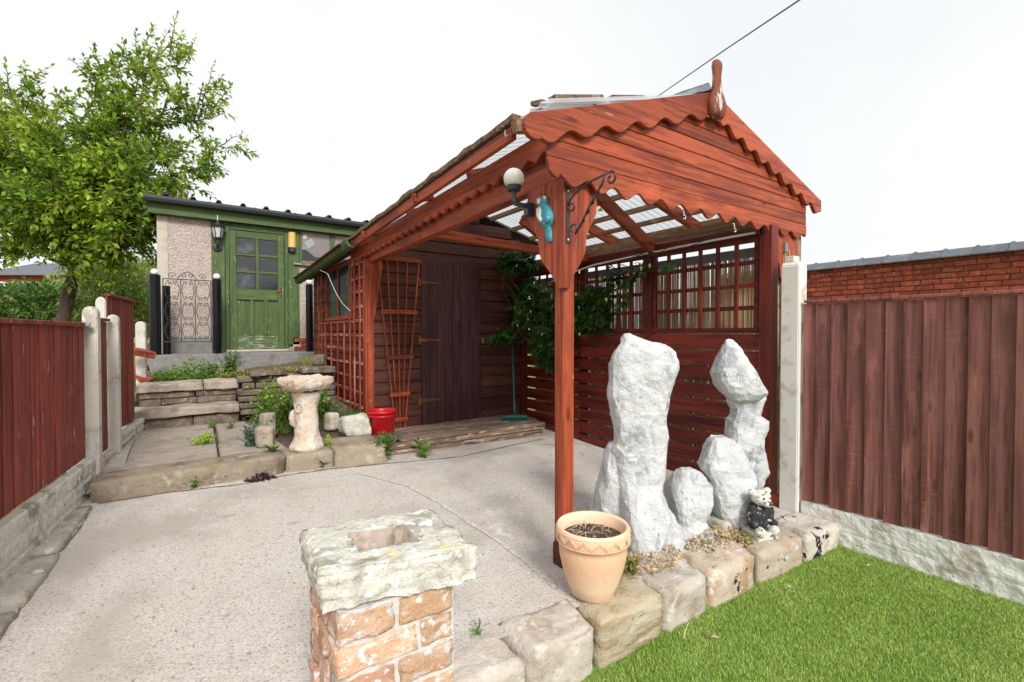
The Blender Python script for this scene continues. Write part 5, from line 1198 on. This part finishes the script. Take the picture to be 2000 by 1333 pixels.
gate(-.165, .355, .93, 1.745, 'scrolled black iron gate in front of the pebbledash wall')
gate(1.67, 2.15, .93, 1.745, 'black iron gate half hidden behind the shed window wall')
for i, (u, v, z, rz, rx, lab) in enumerate([(279, 690, .72, .5, .25, 'loose red brick perched at the end of the tall red fence panel'), (275, 738, .60, -.4, .5, 'red brick leaning on the bank below the platform'), (268, 722, .60, .2, -.2, 'red brick wedged against the fence behind the steps')]):
    p = aty(u, v, [6.1, 6.3, 6.45][i]); me = rough_box(-.1, .1, -.05, .05, -.033, .033, .004, 20, 3, .2, 40+i); ob('loose_brick', me, MT['brickr'], None, Matrix.Translation(p)@Matrix.Rotation(rz, 4, 'Z')@Matrix.Rotation(rx, 4, 'Y')@Matrix.Rotation(.3, 4, 'X'), lab, 'brick', 'loose bricks by the steps')
# ================================================================ PLANTS
def perp(d):
    a = d.cross(Vector((rnd.uniform(-1, 1), rnd.uniform(-1, 1), rnd.uniform(-1, 1))))
    return a.normalized() if a.length > 1e-4 else Vector((1, 0, 0))
def twig_leaves(L, pts, sp, ln, wd, ang=.9, droop=.25, start=.15):
    """alternate leaves along a twig"""
    tot = sum((pts[i+1]-pts[i]).length for i in range(len(pts)-1)); k = 0; s_ = tot*start; acc = 0; i = 0; side = perp(pts[-1]-pts[0])
    while s_ < tot:
        a = 0; j = 0
        while j < len(pts)-2 and a+(pts[j+1]-pts[j]).length < s_: a += (pts[j+1]-pts[j]).length; j += 1
        d = (pts[j+1]-pts[j]); t = (s_-a)/max(d.length, 1e-5); p = pts[j]+d*t; dn = d.normalized()
        side = Matrix.Rotation(2.4+rnd.uniform(-.4, .4), 3, dn)@side
        dd = (dn*math.cos(ang)+side*math.sin(ang)+Vector((0, 0, -droop))+rv(.25)).normalized()
        sz = rnd.uniform(.7, 1.15); L.append((p, dd, Vector((0, 0, 1))+rv(.6), ln*sz, wd*sz)); s_ += sp*rnd.uniform(.7, 1.3); k += 1
    L.append((pts[-1], (pts[-1]-pts[-2]).normalized(), Vector((0, 0, 1))+rv(.5), ln*.8, wd*.8))
def bend(p0, p1, n, amp):
    o = [p0]; L_ = (p1-p0).length
    for i in range(1, n): o.append(p0.lerp(p1, i/n)+rv(amp*L_)+Vector((0, 0, amp*L_*math.sin(math.pi*i/n)*.8)))
    return o+[p1]
# ---- apple tree beyond the fence
DT = 8.0
tr = em('apple_tree', Vector((*atd(118, 650, DT).xy, .5)), 'leafy apple tree rising behind the left fence and outbuilding', 'tree')
wood_ = MB(); LV = []
tk = [atd(112, 690, DT), atd(122, 630, DT), atd(136, 570, DT), atd(146, 530, DT), atd(158, 492, DT)]; tk[0].z = .4
wood_.tube(tk, [.12, .1, .09, .085, .085], 10)
fork = tk[-1]; fork2 = tk[-2]
tg = [(-70, 240, 7.6), (-40, 330, 7.2), (15, 170, 8), (60, 240, 7.8), (105, 215, 8.3), (110, 330, 7.0), (190, 140, 8.4), (200, 250, 7.8), (235, 330, 7.2), (275, 130, 8.6), (335, 80, 8.6), (330, 180, 8.2), (395, 170, 8.6), (425, 285, 8.5), (375, 330, 8.3), (330, 395, 8.0), (285, 430, 7.5), (200, 410, 6.9), (100, 430, 6.7), (30, 420, 7.0), (-20, 450, 7.2), (245, 480, 7.6), (150, 290, 7.5), (270, 250, 8.3), (60, 340, 8.3), (0, 300, 8.2), (160, 380, 7.9), (80, 395, 7.6), (225, 465, 7.0), (40, 480, 7.3), (120, 470, 6.9), (300, 300, 7.7), (10, 240, 7.4), (-10, 380, 6.9), (60, 300, 7.2), (150, 420, 7.2), (180, 340, 7.2), (240, 400, 7.7), (262, 400, 7.1), (268, 465, 7.0), (285, 350, 7.2), (225, 500, 7.2), (60, 410, 6.7), (-30, 290, 7.0), (130, 260, 7.2), (20, 350, 7.0), (200, 300, 7.1), (100, 380, 6.7), (250, 210, 8.0)]
for (u, v, d) in tg:
    T = atd(u, v, d); base = fork if rnd.random() < .7 else fork2
    main = bend(base, T, 6, .05); rr_ = .035+.02*rnd.random(); wood_.tube(main, [rr_*(1-i/7.5) for i in range(7)], 6, False)
    ax_ = (T-base).normalized(); Lm = (T-base).length
    for q in range(12):
        t = .38+.62*(q+rnd.random())/12; i = min(5, int(t*6)); p = main[i].lerp(main[i+1], t*6-i)
        d_ = (perp(ax_)*rnd.uniform(.7, 1.1)+ax_*.5+Vector((0, 0, .25))).normalized(); ln_ = rnd.uniform(.35, .72)
        b = bend(p, p+d_*ln_, 4, .06); wood_.tube(b, [.011, .009, .007, .005, .003], 4, False); twig_leaves(LV, b, .042, .125, .062)
        for k in range(5):
            s0 = b[1+k % 3]; e = s0+(perp(d_)*.8+d_*.7+Vector((0, 0, .2))).normalized()*rnd.uniform(.18, .34)
            tw = bend(s0, e, 3, .05); wood_.tube(tw, [.005, .004, .003, .002], 3, False); twig_leaves(LV, tw, .036, .12, .06)
    twig_leaves(LV, main[3:], .045, .12, .058)
for (u0, v0, u, v, d) in [(330, 110, 347, 28, 8.6), (395, 200, 418, 125, 8.6), (420, 210, 450, 168, 8.6), (430, 285, 474, 262, 8.5), (200, 150, 182, 88, 8.4), (190, 160, 140, 118, 8.4), (270, 110, 300, 55, 8.5), (265, 120, 265, 62, 8.5), (20, 190, 10, 120, 7.9), (110, 240, 117, 182, 8.2), (35, 210, 0, 160, 7.8), (360, 130, 382, 72, 8.6), (380, 240, 430, 225, 8.5), (380, 350, 416, 345, 8.3), (240, 150, 222, 112, 8.5), (300, 120, 330, 60, 8.6), (-10, 220, -40, 160, 7.8), (250, 120, 240, 80, 8.5)]:
    b = bend(atd(u0, v0, d), atd(u, v, d), 5, .03); wood_.tube(b, [.012, .01, .008, .006, .005, .003], 4, False); twig_leaves(LV, b, .04, .115, .05, .8, .05)
ob('trunk', wood_.mesh('trunk', fix=False), MT['bark'], tr, smooth=True)
ob('crown', leafmesh('crown', LV), MT['leaf'], tr)
rf_ = random.Random(9)
for i in range(26):
    q = LV[rf_.randrange(len(LV))][0]; ob('apple', MB().ball(q-Vector((0, 0, .04)), .03, 8, 6).mesh('apple'), MT['fruit'], tr, smooth=True)
# ---- shrubs and houses beyond
def shrub(name, lab, c, r, n, mt, ln=.13, wd=.04, seed=1, grp=None, stems=7):
    rs_ = random.Random(seed); L = []; mb = MB(); e = em(name, (c.x, c.y, c.z-r[2]), lab, 'bush', grp)
    for s_ in range(stems):
        a = rs_.uniform(0, 6.28); q = Vector((c.x+r[0]*.8*math.cos(a)*rs_.random(), c.y+r[1]*.8*math.sin(a)*rs_.random(), c.z+r[2]*rs_.uniform(.3, .95)))
        mb.tube([Vector((c.x+rs_.uniform(-.2, .2), c.y+rs_.uniform(-.2, .2), c.z-r[2])), (c+q)/2, q], [.03, .02, .008], 5, False)
    for i in range(n):
        while True:
            d = Vector((rs_.uniform(-1, 1), rs_.uniform(-1, 1), rs_.uniform(-1, 1)))
            if .25 < d.length < 1: break
        k = 1+.3*noise.noise(d*2.3+Vector((seed, 0, 0))); p = c+Vector((d.x*r[0], d.y*r[1], d.z*r[2]))*k
        for j in range(3): L.append((p+rv(.05), (d+rv(1)+Vector((0, 0, .1))), Vector((0, 0, 1))+rv(.7), ln*rs_.uniform(.6, 1.2), wd*rs_.uniform(.7, 1.2)))
    ob('stems', mb.mesh('stems', fix=False), MT['bark'], e); ob('foliage', leafmesh('foliage', L), mt, e); return e
shrub('buddleia_bush', 'pale green buddleia bush between the tree trunk and the outbuilding', atd(232, 585, 11.5), (.95, .8, 1.05), 2600, MT['bush'], .17, .05, 3, 'shrubs beyond the left fence')
shrub('bramble_bush', 'bushy bramble under the apple tree at the far left', atd(60, 600, 11.0), (1.0, .9, .55), 1500, MT['weedd'], .12, .06, 5, 'shrubs beyond the left fence')
shrub('bramble_bush', 'dark leafy shrub right behind the apple tree trunk', atd(140, 600, 13), (.9, .8, .9), 1300, MT['bush'], .14, .07, 8, 'shrubs beyond the left fence')
def house(lab, u0, u1, vr, ve, vb, d, grp):
    a, b = atd(u0, ve, d), atd(u1, ve, d); zr = atd(u0, vr, d).z; ze = a.z; e = em('house', ((a.x+b.x)/2, (a.y+b.y)/2, .5), lab, 'house', grp)
    t = Vector((b.x-a.x, b.y-a.y, 0)); L_ = t.length; t.normalize(); n = Vector((-t.y, t.x, 0)); dp = 6.0
    def Q(x, y, z): return Vector((a.x, a.y, 0))+t*x+n*y+Vector((0, 0, z))
    ob('wall', MB().hexa([Q(0, 0, .3), Q(L_, 0, .3), Q(L_, dp, .3), Q(0, dp, .3)], [Q(0, 0, ze), Q(L_, 0, ze), Q(L_, dp, ze), Q(0, dp, ze)]).mesh('wall'), MT['brickr'], e)
    rf2 = ob('roof', MB().add([Q(-.2, -.3, ze-.1), Q(L_+.2, -.3, ze-.1), Q(L_+.2, dp/2, zr), Q(-.2, dp/2, zr), Q(-.2, dp+.3, ze-.1), Q(L_+.2, dp+.3, ze-.1)], [(0, 1, 2, 3), (3, 2, 5, 4), (0, 3, 4), (1, 5, 2), (0, 4, 5, 1)]).mesh('roof'), MT['slate'], e)
    c_ = Q(L_*.8, dp/2, zr); ob('chimney', MB().box(c_.x-.35, c_.x+.35, c_.y-.35, c_.y+.35, zr-.4, zr+.35).mesh('chimney'), MT['brickr'], rf2)
    for x in (.2, .5, .8):
        f = ob('window', MB().hexa([Q(L_*x-.5, -.04, ze-1.5), Q(L_*x+.5, -.04, ze-1.5), Q(L_*x+.5, -.04, ze-.4), Q(L_*x-.5, -.04, ze-.4)], [Q(L_*x-.5, .02, ze-1.5), Q(L_*x+.5, .02, ze-1.5), Q(L_*x+.5, .02, ze-.4), Q(L_*x-.5, .02, ze-.4)]).mesh('window'), MT['white2'], e)
        ob('pane', MB().hexa([Q(L_*x-.42, -.05, ze-1.42), Q(L_*x+.42, -.05, ze-1.42), Q(L_*x+.42, -.05, ze-.48), Q(L_*x-.42, -.05, ze-.48)], [Q(L_*x-.42, -.045, ze-1.42), Q(L_*x+.42, -.045, ze-1.42), Q(L_*x+.42, -.045, ze-.48), Q(L_*x-.42, -.045, ze-.48)]).mesh('pane'), MT['glass'], f)
house('brick house with slate roof glimpsed left of the tree trunk', -40, 118, 498, 535, 640, 24, 'houses beyond the garden')
house('slate roofed house showing just left of the outbuilding', 175, 296, 496, 513, 640, 34, 'houses beyond the garden')
fp = em('fence_panel', atd(20, 640, 13), 'small brown fence panel glimpsed under the tree at the far left', 'fence')
a, b = atd(-30, 600, 13), atd(36, 600, 13); t = (b-a)
for i in range(7): p = a+t*(i+.5)/7; bx('board', fp, MT['rawz'], p.x-.055, p.x+.055, p.y-.01, p.y+.01, .6, 1.95, .002)
p = atd(43, 600, 12.8); cpost(p.x, p.y, .5, 2.15, .12, 'pale post of the distant fence under the tree')

# ---- passion vine on the trellis
vn = em('climbing_vine', (3.3, 3.9, .0), 'dark green passion vine climbing the trellis in the shelter corner', 'vine')
vs_ = MB(); VL = []; FR = []
rv2 = random.Random(21)
def palm(p, d, s_):
    d = d.normalized(); u_ = Vector((0, 0, 1))+rv(.5); sd_ = d.cross(u_).normalized()
    for a in (-1.25, -.62, 0, .62, 1.25):
        VL.append((p, d*math.cos(a)+sd_*math.sin(a)+Vector((0, 0, -.15)), u_, s_*(1-.18*abs(a)), s_*.3))
def vstem(p, q, n, w_, sag_=.1):
    pts = [p]
    for i in range(1, n+1): pts.append(p.lerp(q, i/n)+Vector((rv2.uniform(-w_, w_), rv2.uniform(-w_, w_), rv2.uniform(-w_, w_)-sag_*math.sin(math.pi*i/n))))
    vs_.tube(pts, .0035, 4, False); return pts
cl = [((3.34, 4.15, 1.15), (.14, .38, .46), 400), ((3.30, 3.95, .95), (.12, .3, .3), 230), ((3.28, 4.40, 1.40), (.14, .28, .32), 230), ((3.34, 3.45, 1.25), (.08, .3, .26), 200), ((3.18, 4.45, 1.86), (.22, .26, .13), 170), ((3.34, 3.15, 1.45), (.05, .3, .22), 60), ((3.3, 2.75, 1.60), (.04, .35, .10), 16), ((3.02, 4.5, 1.02), (.18, .12, .08), 40)]
for c_, r_, n in cl:
    for i in range(n):
        while True:
            d = Vector((rv2.uniform(-1, 1), rv2.uniform(-1, 1), rv2.uniform(-1, 1)))
            if d.length < 1: break
        p = Vector(c_)+Vector((d.x*r_[0], d.y*r_[1], d.z*r_[2]))
        palm(p, Vector((-.7, -.35, -.3))+rv(.8), rv2.uniform(.08, .13))
        if rv2.random() < .03: FR.append(p)
for i in range(18):
    c_, r_, n = cl[i % 5]; vstem(Vector((3.36, rv2.uniform(3.9, 4.45), .7)), Vector(c_)+Vector((rv2.uniform(-1, 1)*r_[0], rv2.uniform(-1, 1)*r_[1], r_[2]*rv2.random())), 7, .06)
for (u, v, xx) in [(1480, 440, 3.3), (1360, 470, 3.32)]: vstem(Vector((3.3, 3.0, 1.7)), atx(u, v, xx), 9, .03, .0)
p = vstem(Vector((3.1, 4.45, 1.1)), Vector((2.75, 4.4, .92)), 6, .02, -.02); [palm(x, Vector((-1, -.3, .2))+rv(.5), .08) for x in p for _ in (0, 1)]
p = vstem(Vector((3.3, 4.3, 1.7)), Vector((2.85, 4.35, 1.98)), 6, .03, -.05); [palm(x, Vector((-1, -.3, .2))+rv(.6), .08) for x in p for _ in (0, 1, 2)]
ob('stems', vs_.mesh('stems', fix=False), MT['bark'], vn); ob('foliage', leafmesh('foliage', VL), MT['vine'], vn)
for p in FR: ob('bud', MB().ball(p+Vector((-.06, -.05, 0)), (.011, .011, .019), 8, 6).mesh('bud'), MT['fruit'], vn, smooth=True)

# ---- weeds and bedding plants
def weed(lab, p, h, r_, n, mt, ln, wd, mode='bush', nm='weed', cat='weed', grp=None, seed=0, flow=0):
    rs_ = random.Random(seed+17); L = []; mb = MB(); p = Vector(p); e = em(nm, p, lab, cat, grp); F_ = []
    for i in range(n):
        a = rs_.uniform(0, 6.283)
        if mode == 'rosette':
            d = Vector((math.cos(a), math.sin(a), rs_.uniform(.5, 1.6))); L.append((p+Vector((0, 0, .003)), d, Vector((0, 0, 1)), ln*rs_.uniform(.7, 1.1), wd)); continue
        if mode == 'grass':
            q = p+Vector((r_*rs_.uniform(-1, 1), r_*rs_.uniform(-1, 1), 0)); L.append((q, Vector((math.cos(a)*.5, math.sin(a)*.5, 1)), Vector((math.cos(a+1), math.sin(a+1), .2)), h*rs_.uniform(.5, 1), wd)); continue
        if mode == 'mat':
            rr2 = math.sqrt(rs_.random())*r_; q = p+Vector((rr2*math.cos(a)*1.0, rr2*math.sin(a)*.5, h*rs_.random()*max(.2, 1-rr2/r_))); 
            for k in range(3): L.append((q+Vector((rs_.uniform(-.01, .01), rs_.uniform(-.01, .01), 0)), Vector((rs_.uniform(-1, 1), rs_.uniform(-1, 1), rs_.uniform(-.2, .9))), Vector((0, 0, 1))+rv(.5), ln*rs_.uniform(.6, 1.2), wd)); 
            continue
        s0 = p+Vector((r_*.35*rs_.uniform(-1, 1), r_*.35*rs_.uniform(-1, 1), -.005)); tp_ = p+Vector((r_*math.cos(a)*rs_.random(), r_*math.sin(a)*rs_.random(), h*rs_.uniform(.5, 1)))
        pts = [s0, s0.lerp(tp_, .5)+Vector((0, 0, h*.08)), tp_]; mb.tube(pts, [.0025, .002, .001], 3, False); twig_leaves(L, pts, ln*.55, ln, wd, .95, .15, .2)
        if flow and rs_.random() < flow: F_.append(tp_)
    if mb.v: ob('stems', mb.mesh('stems', fix=False), mt, e)
    ob('foliage', leafmesh('foliage', L), mt, e)
    for q in F_: ob('flower', MB().ball(q, (.011, .011, .008), 6, 4).mesh('flower'), MT['flowy'], e)
    return e
T = lambda u, v, z: atz(u, v, z)
weed('bright lime ferny weed growing in the joint between flagstones', T(398, 868, KZ), .09, .13, 26, MT['lime'], .028, .018, seed=1)
weed('tiny weed at the foot of the lower step', T(412, 838, KZ), .10, .06, 8, MT['weed'], .03, .016, seed=2)
weed('wispy weed beside the dry stone wall end of the steps', T(448, 838, KZ), .07, .06, 10, MT['weedd'], .026, .014, seed=3)
weed('blue-grey rue clump at the corner of the landing', T(492, 872, KZ), .17, .13, 46, MT['rue'], .03, .02, nm='rue_plant', cat='plant', seed=4)
weed('tall yellow-flowered weeds left of the bird bath', Vector((.74, 4.7, .16)), .50, .22, 46, MT['weed'], .05, .018, nm='flowering_weed', cat='plant', seed=5, flow=.35)
weed('dense green weeds directly behind the bird bath pedestal', Vector((.86, 4.75, .17)), .34, .2, 60, MT['weedd'], .05, .022, nm='weed', seed=6)
weed('pale flowering weeds at the foot of the dry stone wall', Vector((.66, 5.1, .2)), .36, .16, 40, MT['weed'], .045, .014, nm='flowering_weed', cat='plant', seed=7, flow=.2)
weed('sprawling leafy plant between rue and bird bath', T(515, 850, .15), .2, .16, 44, MT['weedd'], .04, .02, seed=8)
weed('pale green leafy rosette by the kerb left of the bird bath', T(530, 884, KZ), .1, .1, 14, MT['weed'], .1, .04, 'rosette', seed=9)
weed('yellow-green leaves just right of the bird bath bowl', Vector((1.10, 4.85, .2)), .36, .14, 26, MT['weed'], .055, .035, seed=10)
weed('grassy tuft at the base of the faded trellis', Vector((1.38, 4.75, .18)), .16, .22, 260, MT['weedd'], .1, .006, 'grass', nm='grass_tuft', cat='grass', seed=11)
weed('leafy weeds in front of the dry stone wall right of the bird bath', Vector((1.2, 4.95, .19)), .2, .2, 50, MT['weedd'], .035, .02, seed=12)
weed('single yellow-green seedling between two kerb stones', T(642, 872, KZ), .07, .03, 4, MT['lime'], .04, .03, seed=13)
weed('bright green rosette weed growing below the kerb', atg(632, 915), .1, .1, 20, MT['weed'], .11, .03, 'rosette', seed=14)
weed('dark purple clump creeping at the foot of the long kerb stone', atg(508, 938), .05, .09, 60, MT['purple'], .03, .016, 'mat', nm='purple_creeper', cat='plant', seed=15)
weed('small ferny weed at the foot of the long kerb stone', atg(380, 953), .06, .08, 12, MT['weed'], .035, .016, seed=16)
weed('tiny sprig against the left half of the long kerb stone', atg(318, 958), .06, .03, 4, MT['weed'], .025, .014, seed=17)
weed('green weed by the concrete post near the landing', T(246, 858, KZ), .06, .05, 12, MT['weedd'], .035, .022, seed=18)
weed('trailing ivy spilling over the end of the kerb by the red bucket', Vector((1.40, 3.83, .03)), .18, .09, 34, MT['weedd'], .04, .03, nm='ivy', cat='plant', seed=19)
weed('broad-leaved bindweed shoots at the foot of the timber step', atg(828, 892), .11, .12, 9, MT['weed'], .075, .05, nm='bindweed', cat='plant', seed=20)
weed('green trailing groundcover on the bank below the platform', Vector((.15, 6.7, .5)), .26, .6, 1100, MT['weed'], .04, .022, 'mat', nm='groundcover', cat='plant', seed=21)
weed('yellowish groundcover at the right of the top step', Vector((.66, 6.35, .55)), .09, .3, 300, MT['moss'], .035, .018, 'mat', nm='groundcover', cat='plant', seed=22)
weed('tall bushy shoot in the groundcover below the green door', Vector((.52, 6.85, .52)), .3, .18, 50, MT['weedd'], .04, .018, seed=23)
weed('dry mossy growth along the top of the dry stone wall', Vector((1.15, 6.1, .60)), .06, .42, 380, MT['moss'], .035, .014, 'mat', nm='moss', cat='moss', seed=24)
weed('dry yellow grass clump at the corner of the shed trellis', Vector((1.40, 6.35, .64)), .15, .16, 220, MT['moss'], .1, .007, 'grass', nm='grass_tuft', cat='grass', seed=25)
p = atg(1390, 1055)
weed('dried brown and green sedum between the rocks and bear', p+Vector((.02, -.03, .0)), .09, .26, 560, MT['straw'], .022, .014, 'mat', nm='dried_sedum', cat='plant', seed=26)
weed('green sedum patch in front of the bear statue', atg(1450, 1050)+Vector((-.08, -.03, .0)), .08, .15, 130, MT['moss'], .022, .014, 'mat', nm='sedum', cat='plant', seed=27)
weed('scatter of dried petals on the stones right of the pot', atg(1270, 1095, .02), .03, .22, 170, MT['straw'], .02, .014, 'mat', nm='dried_petals', cat='litter', seed=28)
weed('small dry sprig beside the terracotta pot', atg(1232, 1120, .01), .08, .06, 24, MT['moss'], .025, .014, seed=29)
weed('tiny green shoot in the joint behind the first edging stone', atg(936, 1240), .04, .03, 4, MT['weed'], .03, .01, seed=30)
# fallen leaves and litter
lf_ = []
def litter(lab, pts, mt, ln, nm='fallen_leaf', cat='leaf', grp='fallen leaves'):
    for i, p in enumerate(pts):
        me = leafmesh(nm, [(Vector(p)+Vector((0, 0, .004)), Vector((rnd.uniform(-1, 1), rnd.uniform(-1, 1), .05)), Vector((0, 0, 1)), ln*rnd.uniform(.7, 1.2), ln*.6)]); ob(nm, me, mt, None, None, lab[i] if isinstance(lab, list) else lab, cat, grp)
litter(['brown leaf by the left end of the long kerb stone', 'dry orange leaf in the gap before the second kerb stone'], [atg(u, v, .002) for u, v in [(285, 970), (590, 925)]], MT['straw'], .04)
litter(['dead leaf on the patio at the right end of the timber step', 'dead leaf on the patio right of the red corner post'], [atg(u, v, .002) for u, v in [(1056, 868), (1140, 890)]], MT['straw'], .05)
litter(['pale leaf on the turf below the tar-marked edging stone', 'white petal on the turf nearest the camera', 'pale leaf on the turf close to the gravel board'], [Vector((*atz(u, v, LZ).xy, LZ+.022)) for u, v in [(1536, 1152), (1388, 1256), (1700, 1112)]], MT['straw'], .035, grp='leaves on the turf')
mb = MB()
for (u, v) in [(1680, 1090), (1720, 1100), (1600, 1120), (1760, 1160), (1480, 1190), (1340, 1240), (1640, 1140), (1905, 1190), (1560, 1100), (1700, 1150)]:
    p = atz(u, v, LZ); p.z = LZ+.02; a = rnd.uniform(0, 3.14); d = Vector((math.cos(a), math.sin(a), .1))*rnd.uniform(.03, .08); mb.tube([p-d, p+Vector((0, 0, .008)), p+d], .0013, 3, False)
ob('straw', mb.mesh('straw', fix=False), MT['straw'], label='scattered dry straw bits on the turf', cat='straw', kind='stuff')
